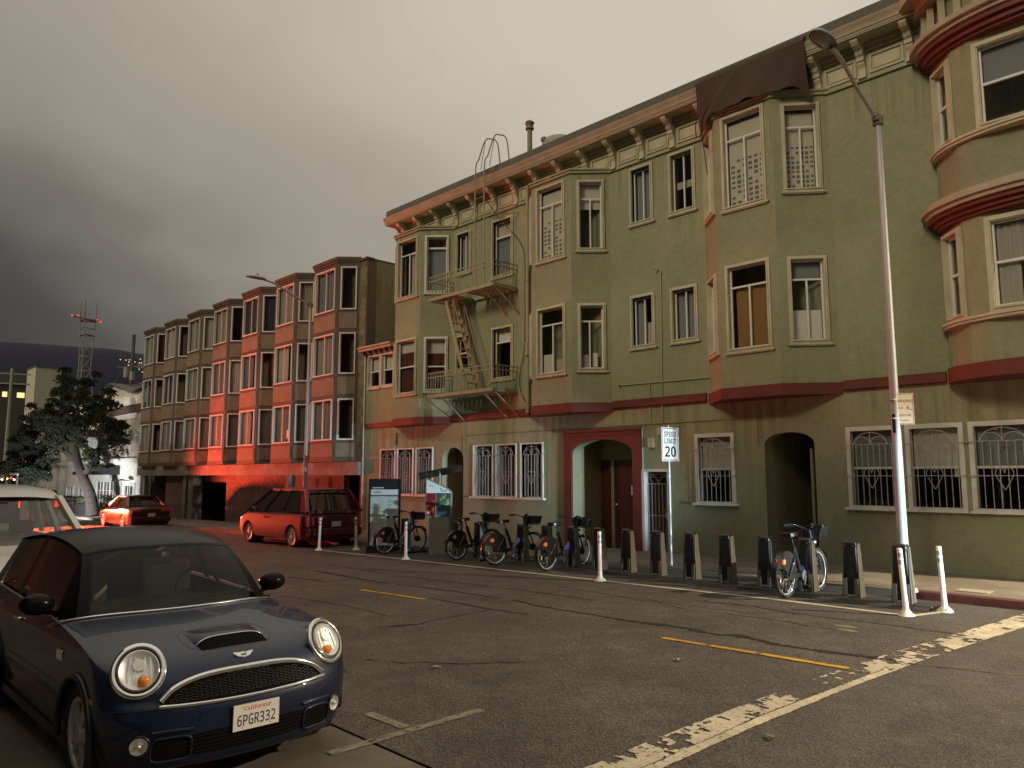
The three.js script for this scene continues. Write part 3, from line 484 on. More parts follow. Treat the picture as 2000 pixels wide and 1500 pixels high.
mesh('pipe', cyl(.075, .075, 1.8, 14, 0, 11.55, 0), MT.green, vp); mesh('cap', [cyl(.15, .11, .12, 6, 0, 12.38, 0), cyl(.11, .13, .1, 14, 0, 12.28, 0), cyl(.06, .15, .07, 6, 0, 12.47, 0)], MT.iron, vp);
const rt = thing('roof_turbine', 'low round roof vent drum behind the cornice', 'vent', [-15.25, 11.05, -16.6]);
mesh('drum', lathe([[0, 1.15], [.42, 1.08], [.52, .9], [.52, 0]], 24), std([.30, .29, .22], .6), rt); mesh('spout', [cyl(.05, .05, .6, 8, -.62, .95, .0), rbox(.16, .14, .14, .02, -.62, 1.3, 0)], MT.iron, rt);
{
  const fe = thing('fire_escape', 'olive painted iron fire escape with two balconies, a stair and a roof ladder', 'fire escape');
  const x0 = -19.0, x1 = -16.02, z0 = ZW + .08, z1 = ZW + 1.0, m = std([.30, .30, .19], .6, .1);
  for (const [y, solid] of [[7.42, 0], [4.36, 1]]) {
    const p = [bar(V(x0, y, z1), V(x1, y, z1), .05, .1), bar(V(x0, y, z0), V(x1, y, z0), .05, .1), bar(V(x0, y, z0), V(x0, y, z1), .05, .1), bar(V(x1, y, z0), V(x1, y, z1), .05, .1)]; for (let i = 1; i < 14; i++) { if (solid === 0 && i > 5 && i < 8) continue; p.push(bx(lerp(x0, x1, i / 14) - .085, lerp(x0, x1, i / 14) + .085, y - .02, y + .01, z0, z1)); }
    for (const x of [x0 + .5, x1 - .55, x1 - .05]) p.push(bar(V(x, y - .02, z1 - .1), V(x + .12, y - .75, z0 - .06), .035, .035));
    mesh('platform', p, m, fe);
    const r = []; for (const dy of [.72, .58]) r.push(bar(V(x0, y + dy, z1), V(x1, y + dy, z1), .03, .03), bar(V(x0, y + dy, z0 - .08), V(x0, y + dy, z1), .03, .03), bar(V(x1, y + dy, z0 - .08), V(x1, y + dy, z1), .03, .03));
    const nb = solid ? 24 : 24; for (let i = 0; i <= nb; i++) { if (!solid && i % 6 && i > 8) continue; const x = lerp(x0, x1, i / nb); r.push(rod(V(x, y, z1), V(x, y + .7, z1), .012, 5)); } for (const xx of [x0, x1]) for (let i = 1; i < 7; i++) r.push(rod(V(xx, y, lerp(z0, z1, i / 7)), V(xx, y + .7, lerp(z0, z1, i / 7)), .012, 5));
    mesh('railing', r, m, fe);
  }
  const st = []; for (const dz of [0, .42]) st.push(bar(V(-18.35, 7.4, z1 - .12 - dz), V(-17.25, 4.4, z1 - .12 - dz), .03, .12), bar(V(-18.3, 8.2, z1 - .12 - dz), V(-17.2, 5.3, z1 - .12 - dz), .025, .025)); for (let i = 1; i < 11; i++) { const t = i / 11, x = lerp(-18.35, -17.25, t), y = lerp(7.4, 4.4, t); st.push(bx(x - .08, x + .08, y - .012, y + .012, z1 - .54, z1 - .12)); }
  for (const dz of [0, .42]) st.push(bar(V(-18.0, 7.3, z1 - .12 - dz), V(-17.8, 6.35, z1 - .12 - dz), .02, .02), bar(V(-18.28, 8.1, z1 - .12 - dz), V(-18.2, 7.0, z1 - .12 - dz), .02, .02)); mesh('stair', st, m, fe);
  const ld = [], lx = [-16.85, -16.45], lz = z1 - .05; for (const x of lx) { ld.push(tube([[x, 7.4, lz], [x, 10.9, lz + .02], [x + .12, 11.35, lz], [x + .30, 11.95, lz - .1], [x + .40, 12.02, lz - .25], [x + .50, 11.9, lz - .42], [x + .50, 11.1, lz - .55]], .02, 50, 6), rod(V(x + .30, 11.9, lz - .1), V(x + .1, 11.1, lz - .1), .012, 5)); } for (let y = 7.7; y < 11.1; y += .31) ld.push(rod(V(lx[0], y, lz), V(lx[1], y, lz), .011, 5)); ld.push(rod(V(lx[0], 9.6, lz), V(lx[0] + .3, 9.75, z0 - .06), .012, 5), rod(V(lx[1], 9.6, lz), V(lx[1] + .5, 9.75, z0 - .06), .012, 5));
  mesh('roof_ladder', ld, m, fe);
}
// ---------------------------------------------------------------- brown apartment building with seven bays
const B2 = thing('brown_apartment_building', 'brown apartment building with seven angular bays over a concrete podium', 'building');
{
  const tan = stucco([.22, .17, .125]), trim = std([.115, .083, .063], .75, 0, { map: paintMap }), panelM = std([.25, .18, .132], .8, 0, { map: paintMap }), wf = std([.62, .61, .56], .5), slabM = std([.36, .31, .27], .85, 0, { map: conMap });
  const leftGlass = new THREE.MeshPhysicalMaterial({ color: lin(.72, .73, .71), roughness: .03, transmission: 1, thickness: 0, ior: 1.5 }), zf = -15.0, zw = -15.6, y0 = 2.46, y1 = 10.14;
  mesh('wall', muv(bx(-47.3, -24.1, 2.43, 10.02, -16, zw), 3), tan, B2); mesh('end_wall', muv(bx(-24.4, -24.1, -.6, 10.02, -30, -16.001), 3), stucco([.42, .40, .23]), B2); mesh('far_end_wall', muv(bx(-47.3, -47, -1, 10.02, -30, -16.001), 3), tan, B2);
  mesh('roof', bx(-47.3, -24.1, 10.02, 10.1, -30, zw), MT.darkRoof, B2); mesh('back_wall', bx(-47.3, -24.1, -1, 10.0, -30.3, -30.001), tan, B2);
  const shingle = canvasTex(128, 512, (c, w, h) => { c.fillStyle = '#6e6248'; c.fillRect(0, 0, w, h); for (let y = 0; y < 32; y++) for (let x = 0; x < 3; x++) { const v = 92 + hash(x, y) * 40; c.fillStyle = `rgb(${v},${v * .9},${v * .68})`; c.fillRect(x * 44 + (y % 2) * 20 - 10, y * 16, 42, 13); } });
  mesh('shingle_strip', box(.42, 7.5, .02, -24.33, 6.2, zw + .011), new THREE.MeshStandardMaterial({ map: shingle, roughness: .9 }), B2);
  mesh('parapet_cap', muv(bx(-47.3, -24.08, 10.02, 10.12, zw - .3, zw + .06)), trim, B2);
  const rows = [[8.2, 9.80], [5.74, 7.26], [3.27, 4.76]];
  const cur = ['curtain', 'curtain', 'grey', 'curtain', 'curtain', 'blind', 'grey'];
  for (let k = 0; k < 7; k++) {
    const xr = -25.20 - k * 3.213, xl = xr - 1.76, pts = [[xl - .6, zw], [xl, zf], [xr, zf], [xr + .6, zw]];
    for (let s = 0; s < 3; s++) {
      const ww = s === 1 ? 1.40 : .56;
      const F = face(pts[s], pts[s + 1], y0, y1, len => rows.map(([a, b]) => rectH(len / 2 - ww / 2, len / 2 + ww / 2, a, b)), .1, trim, B2, 'bay_wall');
      rows.forEach(([a, b], f) => {
        const [x, z] = F.at(.5);
        const h = hash(k * 7 + f, s + 3), kind = k === 2 && f === 0 ? 'blue' : k === 5 && f === 1 || k === 6 && f === 1 ? null : s === 2 && h < .3 ? null : s === 2 && h > .85 ? 'red' : cur[Math.floor(h * 7)];
        const g = win(B2, [x, a, z], F.th, ww, b - a, { style: s === 1 ? 'slider' : 'single', casing: wf, sash: wf, cw: 0, rec: .03, glass: leftGlass, hang: kind ? [[kind, 0, h > .6 && s === 1 ? .62 : 1, 0, 1, 5]] : [] });
        mesh('casing', ringG(ww + .06, b - a + .06, .045, .05, .001).translate(0, -.03, 0), wf, g);
        // spandrel panel below each window
        const pb = f === 2 ? 2.62 : rows[f + 1][1] + .18, pt = a - .14; const pn = mesh('spandrel_panel', place(merge([muv(box(F.len - .16, pt - pb, .03, 0, (pt + pb) / 2, .012))]), [x, 0, z], F.th), panelM, B2);
      });
    }
    const cap = offs => [[xl - .6 - offs * .5, zw - .01], [xl - offs * .42, zf + offs], [xr + offs * .42, zf + offs], [xr + .6 + offs * .5, zw - .01]];
    mesh('bay_cap', [muv(slabG(cap(.05), 10.0, 10.09)), muv(slabG(cap(.09), 10.09, 10.21))], trim, B2); mesh('bay_base', muv(slabG(cap(.02), 2.445, 2.50)), trim, B2);
  }
  mesh('podium_beam', muv(bx(-47.3, -24.12, 1.95, 2.43, -16.2, -15.32), 2), slabM, B2);
  const brickTex = canvasTex(512, 256, (c, w, h) => { c.fillStyle = '#5a4c44'; c.fillRect(0, 0, w, h); for (let y = 0; y < 12; y++) for (let x = -1; x < 12; x++) { const v = 96 + hash(x + 40, y + 9) * 46; c.fillStyle = `rgb(${v},${v * .80},${v * .70})`; c.fillRect(x * 44 + (y % 2) * 22 + 1, y * 21.33 + 1, 41, 18.6); } });
  brickTex.wrapS = brickTex.wrapT = THREE.RepeatWrapping; brickTex.repeat.set(.55, 1 / 1.0);
  const brick = new THREE.MeshStandardMaterial({ map: brickTex, roughness: .9 });
  mesh('brick_wall', muv(bx(-36.7, -30.62, -.8, 1.949, -16.3, -16.02)), brick, B2); mesh('brick_wall', muv(bx(-44.6, -41.9, -.9, 1.949, -16.3, -16.02)), brick, B2);
  for (const [a, b] of [[-40.6, -40.0], [-41.35, -40.95], [-47.3, -47.1]]) mesh('pier', muv(bx(a, b, -1, 1.949, -16.2, -15.7), 2), slabM, B2);
  for (const [a, b] of [[-30.62, -30.35], [-26.2, -25.95], [-24.85, -24.12]]) mesh('garage_pier', muv(bx(a, b, -.7, 1.949, -16.2, -15.95)), slabM, B2);
  const gd = mesh('garage_door', bx(-30.35, -26.2, -.6, 1.949, -16.16, -16.11), panelM, B2);
  for (let r = 0; r < 4; r++) for (let c = 0; c < 4; c++) mesh('door_panel', muv(ringG(.92, .46, .04, .025, 0).translate(-29.83 + c * 1.04, -.4 + r * .6, -16.11)), panelM, gd);
  mesh('garage_back', bx(-47, -24.4, -1, 2.0, -24, -23.9), MT.interior, B2); mesh('lit_entry_panel', bx(-37.3, -37.12, .7, 1.6, -16.5, -16.46), panelM, B2); mesh('entry_lintel', muv(bx(-40, -36.7, 1.62, 1.95, -16.5, -16.3)), slabM, B2);
  mesh('downpipe', rod(V(-24.05, 0, zw + .05), V(-24.05, 6.3, zw + .05), .03, 8), wf, B2);
  mesh('sticker', box(.16, .34, .006, -28.72, 3.6, zf + .02), std([.75, .72, .35], .6), B2);
}
// ---------------------------------------------------------------- white shop, hall behind it, tree, mast, hill
{
  const wh = std([.62, .60, .55], .8, 0, { map: paintMap }), sid = std([.42, .33, .27], .85, 0, { map: paintMap }), brown = std([.10, .06, .04], .8);
  const hall = thing('gabled_hall', 'pale clapboard hall with a zigzag gable roof behind the white shop', 'building');
  const hs = [[-70, -1], [-47.6, -1], [-47.6, 8.3], [-49.2, 7.9], [-53.6, 7.35], [-58.2, 8.3], [-63, 7.2], [-66.5, 8.2], [-70, 7.2]];
  mesh('front_wall', muv(ext(shape(hs), 8).translate(0, 0, -25)), std([.70, .67, .60], .9, 0, { map: paintMap }), hall);
  for (let i = 0; i < 26; i++) { const y = 4.9 + i * .13; if (y > 7.2) break; mesh('clapboard', bx(-69.9, -47.7, y, y + .115, -16.999, -16.985 + (i % 2) * .004), std([.70, .67, .60], .9), hall); }
  mesh('band', muv(bx(-70, -47.5, 6.05, 6.6, -17, -16.9)), brown, hall);
  const rf = (a, b) => { const [x0, y0] = a, [x1, y1] = b; return bar(V(x0, y0 + .06, -21), V(x1, y1 + .06, -21), 8.6, .1); };
  for (let i = 2; i < hs.length - 1; i++) mesh('roof_slope', rf(hs[i], hs[i + 1]), MT.darkRoof, hall);
  const sh = thing('white_shop', 'white corner shop with gooseneck lamps over a bare sign board', 'building');
  mesh('front_wall', muv(ext(shape(rectH(-80, -47.5, -1.3, 4.55), [rectH(-55.6, -51.7, -.2, 1.62), rectH(-50.1, -48.3, -.5, 1.4), rectH(-59.6, -57.9, -.1, 1.2), rectH(-62.7, -60.9, -.1, 1.2)]), .25).translate(0, 0, -15.85)), wh, sh);
  mesh('flat_roof', bx(-80, -47.5, 4.3, 4.4, -17, -15.86), MT.darkRoof, sh); mesh('back_wall', bx(-80, -47.5, -1.3, 4.3, -16.98, -16.9), MT.interior, sh);
  mesh('cornice', [muv(bx(-80, -47.4, 4.45, 4.7, -15.6, -15.4)), muv(bx(-80, -47.4, 4.34, 4.45, -15.6, -15.5))], wh, sh);
  for (let i = 0; i < 8; i++) mesh('sign_board', muv(bx(-54.6, -47.7, 3.06 + i * .15, 3.20 + i * .15, -15.599, -15.55 - (i % 3) * .006)), sid, sh);
  mesh('sign_frame', [bx(-54.75, -54.6, 3.0, 4.32, -15.6, -15.5), bx(-59.5, -59.3, 3.0, 4.32, -15.6, -15.5)], wh, sh);
  mesh('fascia', [muv(bx(-80, -47.45, 2.72, 2.98, -15.6, -15.35)), muv(bx(-80, -47.45, 2.6, 2.72, -15.6, -15.48))], wh, sh);
  for (const [x0, x1, y0, y1, n] of [[-55.6, -51.7, -.2, 1.62, 3], [-50.1, -48.3, -.5, 1.4, 2], [-59.6, -57.9, -.1, 1.2, 2], [-62.7, -60.9, -.1, 1.2, 2]]) {
    const g = grp('shop_window', sh, [(x0 + x1) / 2, y0, -15.6]); const w = x1 - x0, h = y1 - y0, b = [ringG(w + .2, h + .2, .16, .08, 0).translate(0, -.1, 0)];
    for (let i = 1; i < n; i++) b.push(box(.12, h, .06, lerp(-w / 2, w / 2, i / n), h / 2, 0)); for (let i = 0; i < n; i++) { const cx = lerp(-w / 2, w / 2, (i + .5) / n); b.push(box(.035, h, .04, cx, h / 2, -.01)); for (const q of [.33, .66]) b.push(box(w / n, .035, .04, cx, h * q, -.012)); mesh('pane', new THREE.PlaneGeometry(w / n, h).translate(cx, h / 2, -.05), MT.darkGlass, g); }
    mesh('window_frame', b, wh, g);
  }
  for (let i = 0; i < 4; i++) { const x = -56.2 + i * 2.2, g = grp('gooseneck_lamp', sh, [x, 3.0, -15.5]); mesh('arm', tube([[0, 0, 0], [0, .35, .1], [0, .42, .45], [0, .2, .6]], .025, 16, 6), MT.black, g); mesh('shade', lathe([[.03, .16], [.07, .12], [.10, .05], [.26, -.05]], 16).translate(0, .08, .6), MT.black, g); }
  mesh('awning', [ext(shape([[0, 0], [1.5, -.35], [1.5, -.55], [0, -.55]]), 4.4).rotateY(-PI / 2).translate(-51.2, 2.55, -15.58)], MT.black, sh);
}
{ // parklet with string lights, planters, heater
  const pk = thing('parklet', 'timber street parklet with an open roof and hung string lights', 'parklet', [-58, gy(-58), -12.2]);
  const wd = std([.16, .12, .09], .85, 0, { map: paintMap }), lt = std([.55, .55, .55], .6); mesh('deck', muv(bx(-9, 5.0, .05, .15, -.9, .9)), wd, pk); mesh('roof_beam', [bx(-9, 1, 2.62, 2.74, -.9, -.8), bx(-9, 1, 2.62, 2.74, .8, .9)], lt, pk); mesh('roof_sheet', bx(-9, 1, 2.74, 2.79, -.95, .95), std([.30, .31, .32], .5), pk);
  for (const x of [-8.9, -5.5, -2.2, .9]) for (const z of [-.85, .85]) mesh('post', bx(x - .05, x + .05, .15, 2.62, z - .05, z + .05), wd, pk); for (let i = 0; i < 6; i++) mesh('rail_board', muv(bx(-9, 5.0, .22 + i * .15, .35 + i * .15, -.9, -.86)), wd, pk);
  const bulbs = [['#ffb347', -7.9], ['#ff3a22', -6.9], ['#ffd890', -6.0], ['#ff3a22', -4.9], ['#ff5030', -4.2], ['#fff0d0', -3.3], ['#ffb060', -1.7], ['#ff3a22', -.6], ['#fff0e0', .3]];
  bulbs.forEach(([c, x], i) => { const b = solo('string_bulb', new THREE.SphereGeometry(.055, 10, 8).translate(-58 + x, gy(-58) + 2.40 + .06 * Math.sin(i * 2.1), -11.3), new THREE.MeshStandardMaterial({ color: 0x221100, emissive: c, emissiveIntensity: 7 }), 'small glowing string bulb hung under the parklet roof', 'string light', 'string bulbs under the parklet roof'); });
  const lp = new THREE.PointLight(0xff9a60, 5); lp.position.set(-62, 1.7, -11.5); lp.castShadow = true; lp.shadow.radius = 3; scene.add(lp);
  mesh('cable', tube([[-9, 2.55, .9], [-4, 2.48, .9], [1, 2.55, .9]], .012, 20, 5), MT.black, pk);
  const ph = thing('patio_heater', 'dark patio heater with a round hood beside the shop window', 'heater', [-48.9, gy(-48.9) + .15, -15.0]); mesh('stand', [cyl(.03, .03, 2.0, 10, 0, 1, 0), cyl(.24, .26, .5, 16, 0, .25, 0)], MT.iron, ph); mesh('hood', lathe([[.06, .1], [.12, .06], [.42, 0], [.42, -.02], [.08, .02]], 20).translate(0, 2.05, 0), MT.iron, ph);
  const pl = thing('planter_box', 'dark timber planter box with low shrubs by the shop door', 'planter', [-51.5, gy(-51.5) + .12, -13.9]); mesh('box', muv(rbox(2.2, .7, .6, .02, 0, .35, 0)), MT.dark, pl);
  const lf = []; for (let i = 0; i < 220; i++) { const g = new THREE.PlaneGeometry(.14, .09); g.rotateX(rr(-1.5, 1.5)); g.rotateY(rr(0, 6.3)); g.translate(rr(-1.05, 1.05), .72 + rnd() * .35, rr(-.28, .28)); lf.push(g); } mesh('foliage', lf, std([.035, .05, .025], .9), pl);
}
{ // leaning street tree
  const tr = thing('street_tree', 'dark leafy street tree with a leaning trunk beside the white shop', 'tree', [-49.4, gy(-49.4) + .12, -13.75]);
  const bark = std([.045, .033, .027], .95, 0, { map: conMap, bumpMap: conBump, bumpScale: .03 });
  const limbs = []; const limb = (pts, r0, r1) => { const c = new THREE.CatmullRomCurve3(pts.map(p => V(...p))); const n = 14, L = []; for (let i = 0; i < n; i++) L.push(rod(c.getPoint(i / n), c.getPoint((i + 1) / n), lerp(r0, r1, i / n), 9, lerp(r0, r1, (i + 1) / n))); limbs.push(...L); };
  limb([[0, 0, 0], [-.5, 1.2, .1], [-1.5, 2.3, .3], [-3.0, 3.4, .3], [-4.2, 4.6, .2]], .36, .2); limb([[-3.0, 3.4, .3], [-4.6, 4.1, 1.0], [-6.6, 4.7, 1.6]], .17, .06); limb([[-1.5, 2.3, .3], [-1.2, 3.6, -.3], [-1.6, 5.2, -.6], [-1.9, 6.6, -.4]], .2, .06); limb([[-4.2, 4.6, .2], [-4.4, 6.0, .0], [-4.0, 7.4, .3]], .16, .05); limb([[-4.2, 4.6, .2], [-6.0, 6.0, -.5], [-7.8, 6.9, -.6]], .13, .05); limb([[-1.2, 3.6, -.3], [.1, 4.8, -.4], [.9, 5.7, .2]], .1, .04); limb([[-4.6, 4.1, 1.0], [-7.0, 3.3, 1.6], [-8.6, 2.9, 1.8]], .09, .03); limb([[-6.0, 6.0, -.5], [-9, 5.6, 0], [-11.5, 5.8, .2]], .09, .03);
  mesh('trunk', limbs, bark, tr);
  const cl = []; const clumps = [[-4.2, 7.2, .2, 2.2, 1.7], [-2.0, 6.6, -.3, 1.7, 1.3], [-6.6, 6.4, -.2, 2.1, 1.5], [.6, 5.8, 0, 1.2, 1.1], [-.8, 5.3, .5, 1.5, 1.2], [-4.6, 5.6, .8, 2.2, 1.3], [-8.4, 6.6, -.3, 1.9, 1.2], [-7.4, 4.6, 1.3, 2.0, 1.2], [-3.8, 8.4, .2, 1.4, .9], [-9.0, 3.6, 1.5, 1.8, 1.2], [-10.8, 5.8, 0, 1.9, 1.3], [-.3, 3.9, .2, .9, .9], [-6.6, 3.3, 1.7, 1.4, 1.0], [-11.4, 3.6, 1, 1.7, 1.4], [.2, 4.9, -.8, 1.1, .9], [-12.6, 5.0, .5, 1.5, 1.4], [-2.8, 4.9, 1.1, 1.4, .9], [-14.2, 6.2, .3, 1.7, 1.2], [-15, 3.8, 1, 1.9, 1.5], [-17, 5, 0, 2, 1.6], [-10, 2.4, 2, 1.3, .8], [-5.2, 2.6, 1.9, 1.1, .7], [-13, 2.2, 1.6, 1.4, .9]];
  const lg = new THREE.PlaneGeometry(.17, .07);
  for (const [cx, cy, cz, r, ry] of clumps) for (let k = 0; k < Math.round(5 + 3.2 * r); k++) { // each bough carries several loose sprays with gaps between them
    const a0 = rr(0, 6.283), u0 = rr(-1, 1), q0 = Math.pow(rnd(), .4), s0 = Math.sqrt(1 - u0 * u0), sx = cx + r * 1.08 * q0 * s0 * Math.cos(a0), sy = cy + ry * 1.08 * q0 * u0, sz = cz + r * .8 * q0 * s0 * Math.sin(a0), sr = rr(.28, .62), n = Math.round(95 * sr / .45);
    for (let i = 0; i < n; i++) { const a = rr(0, 6.283), u = rr(-1, 1), q = Math.pow(rnd(), .6), w = Math.sqrt(1 - u * u); const P = V(sx + sr * q * w * Math.cos(a), sy + sr * .62 * q * u - .14 * q * q, sz + sr * q * w * Math.sin(a)); cl.push(lg.clone().applyMatrix4(new THREE.Matrix4().compose(P, new THREE.Quaternion().setFromEuler(new THREE.Euler(rr(-1.3, .6), rr(0, 6.28), rr(-1, 1))), V(rr(.6, 1.6), rr(.6, 1.4), 1)))); } }
  mesh('crown', cl, new THREE.MeshPhysicalMaterial({ color: lin(.020, .022, .013), roughness: .95, specularIntensity: .15 }), tr); 
}
{ // hill with the radio mast
  const hg = surf((u, v) => { const a = lerp(-.10, .75, u), d = lerp(2450, 4300, v); const x = -d * Math.cos(a), z = -d * Math.sin(a); const p = Math.sin(v * PI); return [x, -5 + (478 + 30 * fbm(a * 9, v * 2, 2.2, 4) + 14 * Math.sin(a * 7 + .4)) * Math.pow(p, .8), z]; }, 90, 24);
  struct('hill', hg, std([.0035, .006, .026], 1));
  const hl = []; for (let i = 0; i < 26; i++) { const a = rr(.285, .33), r = 2440; hl.push(box(2.6, 2.2, 2.6, -r * Math.cos(a), rr(300, 338), -r * Math.sin(a))); }
  const st = mesh('hillside_lights', hl, new THREE.MeshStandardMaterial({ color: 0x000000, emissive: 0xfff0d8, emissiveIntensity: .9 }), scene); st.userData = { label: 'scatter of tiny house lights along the dark hill', category: 'lights', kind: 'stuff' };
  const tw = thing('radio_mast', 'three legged lattice radio mast with red warning lights on the hill', 'mast', [-2324, 240, -599]);
  const mm = std([.28, .27, .26], .9), mr = std([.20, .09, .08], .9); const legs = [0, 1, 2].map(k => { const a = k * 2.094 + .5; return [Math.cos(a), Math.sin(a)]; });
  const R = y => y < 0 ? lerp(24, 60, -y / 240) : y < 60 ? lerp(24, 17, y / 60) : y < 130 ? lerp(17, 20, (y - 60) / 70) : lerp(20, 23, clamp((y - 130) / 65)); const P = (k, y) => V(legs[k][0] * R(y), y, legs[k][1] * R(y));
  for (let k = 0; k < 3; k++) { const g = []; for (let y = -240; y < 190; y += 10) g.push(rod(P(k, y), P(k, y + 10), 1.25, 5)); mesh('leg', g, mm, tw); mesh('antenna', [rod(P(k, 190), V(P(k, 190).x, 246, P(k, 190).z), 1.1, 5, .5)], mr, tw); }
  for (const y of [20, 50, 90, 150, 168, 190]) { const g = []; for (let k = 0; k < 3; k++) g.push(rod(P(k, y), P((k + 1) % 3, y), y === 190 ? 2.4 : y === 150 ? 2.6 : 1.1, 5)); mesh('crossbeam', g, y === 190 ? mr : mm, tw); }
  const br = []; for (const [a, b] of [[0, 50], [50, 90], [90, 150]]) for (let k = 0; k < 3; k++) br.push(rod(P(k, a), P((k + 1) % 3, b), .5, 4), rod(P((k + 1) % 3, a), P(k, b), .5, 4)); mesh('bracing', br, mm, tw);
  const arms = [[10, 197, 40], [6, 200, 24], [-5, 196, -26], [-7, 193, -36]]; mesh('top_arm', [rod(V(8, 196, 36), V(-6, 194, -33), 1.5, 5)], mr, tw);
  for (const [x, y, z] of arms) mesh('warning_light', new THREE.SphereGeometry(2.5, 10, 8).translate(x, y, z), new THREE.MeshStandardMaterial({ color: 0x220000, emissive: 0xff3a18, emissiveIntensity: 1.8 }), tw);
}
{ // utility poles and wires, distant houses
  const wm = std([.30, .29, .26], .6), wood = std([.10, .09, .075], .9);
  const up = thing('utility_pole', 'utility pole with transformers and crossarms above the gabled roof', 'utility pole', [-57.5, 0, -17.9]); mesh('pole', cyl(.12, .16, 12.6, 10, 0, 5.6, 0), wood, up);
  for (const [y, l] of [[9.6, 2.2], [8.3, 2.6]]) mesh('crossarm', [bar(V(-.5 * l, y, .3 * l), V(.5 * l, y, -.3 * l), .1, .12), ...[-.45, -.2, .2, .45].map(q => cyl(.05, .05, .16, 6, q * l, y + .14, -q * .6 * l))], wood, up);
  mesh('transformer', [cyl(.2, .2, .7, 12, -.35, 9.2, .25)], wm, up); mesh('transformer', [cyl(.16, .16, .6, 12, .4, 8.9, .1)], wm, up); mesh('transformer', [cyl(.2, .2, .7, 12, .5, 7.0, .2)], wm, up);
  const wr = (a, b, sag) => { const m = V((a[0] + b[0]) / 2, (a[1] + b[1]) / 2 - sag, (a[2] + b[2]) / 2); return tube([a, m, b], .016, 24, 5); };
  for (const [a, b, s, r] of [[[-58, 9.5, -17.6], [-70, 6.0, -16.6], .9], [[-58.2, 8.3, -17.4], [-70, 5.2, -16.2], .8], [[-57, 9.5, -18.1], [-40, 10.6, -24], .6], [[-57, 8.4, -18.2], [-40, 9.6, -24], .7], [[-57, 9.7, -18.1], [-40, 11.1, -24.4], .5]]) solo('overhead_wire', wr(a, b, s), wm, 'thin overhead wire strung from the pole above the gabled roof', 'wire', 'overhead wires at the far utility pole');
  const p2 = thing('utility_pole', 'far utility pole with a double crossarm beside the pale box house', 'utility pole', [-108.2, 0, -20.1]); mesh('pole', cyl(.14, .2, 16.5, 8, 0, 6.6, 0), wm, p2); for (const y of [14.2, 13.0]) mesh('crossarm', bar(V(-.6, y, 1.9), V(.6, y, -1.9), .14, .16), wm, p2);
  for (const [a, b] of [[[-108, 14.2, -18.5], [-108, 13.4, -8]], [[-108, 13.0, -21.5], [-106, 11.6, -27]], [[-108, 14.2, -21.8], [-106, 12.6, -27]]]) solo('overhead_wire', wr(a, b, .5), wm, 'thin overhead wire strung from the pole beside the pale box house', 'wire', 'overhead wires at the far pale house');
  const h1 = thing('distant_house', 'pale box shaped house standing above the tree', 'house', [-150, 0, -32.6]); mesh('wall', muv(box(6, 21, 3.8, 0, 9.6, 0)), std([.50, .47, .36], .9), h1); mesh('roof', box(6.2, .2, 4, 0, 20.2, 0), MT.darkRoof, h1);
  const h2 = thing('distant_house', 'dark hillside house with a brightly lit window row', 'house', [-200, 0, -36]); mesh('wall', box(8, 24, 14, 0, 10, 0), std([.10, .09, .08], .9), h2); mesh('roof', ext(shape([[-7.4, 0], [7.4, 0], [0, 3]]), 9).rotateY(PI / 2).translate(-4.5, 22, 0), MT.darkRoof, h2); for (const [z, w] of [[-4.6, 1.6], [-2.4, 1.4], [.6, .9]]) mesh('lit_window', box(.05, 1.1, w, 4.05, 19.6, z), new THREE.MeshStandardMaterial({ color: 0x332200, emissive: 0xffd890, emissiveIntensity: 1.6 }), h2);
  for (const [x, z, w, h, c] of [[-170, -14, 14, 17, .06], [-130, -2, 12, 12, .05], [-110, 0, 10, 9, .05], [-185, -50, 20, 16, .05]]) { const h3 = thing('distant_house', ['dark flat roofed house at the far end of the street beyond the tree', 'dark low house at the end of the street behind the parklet', 'dark small house at the end of the street behind the parked suv', 'dark wide house far behind the gabled hall'][[14, 12, 10, 20].indexOf(w)], 'house', [x, 0, z]); mesh('wall', box(8, h, w, 0, h / 2 - 1, 0), std([c, c * .9, c * .8], .9), h3); mesh('roof', box(8.4, .3, w + .4, 0, h - .9, 0), MT.darkRoof, h3); }
}

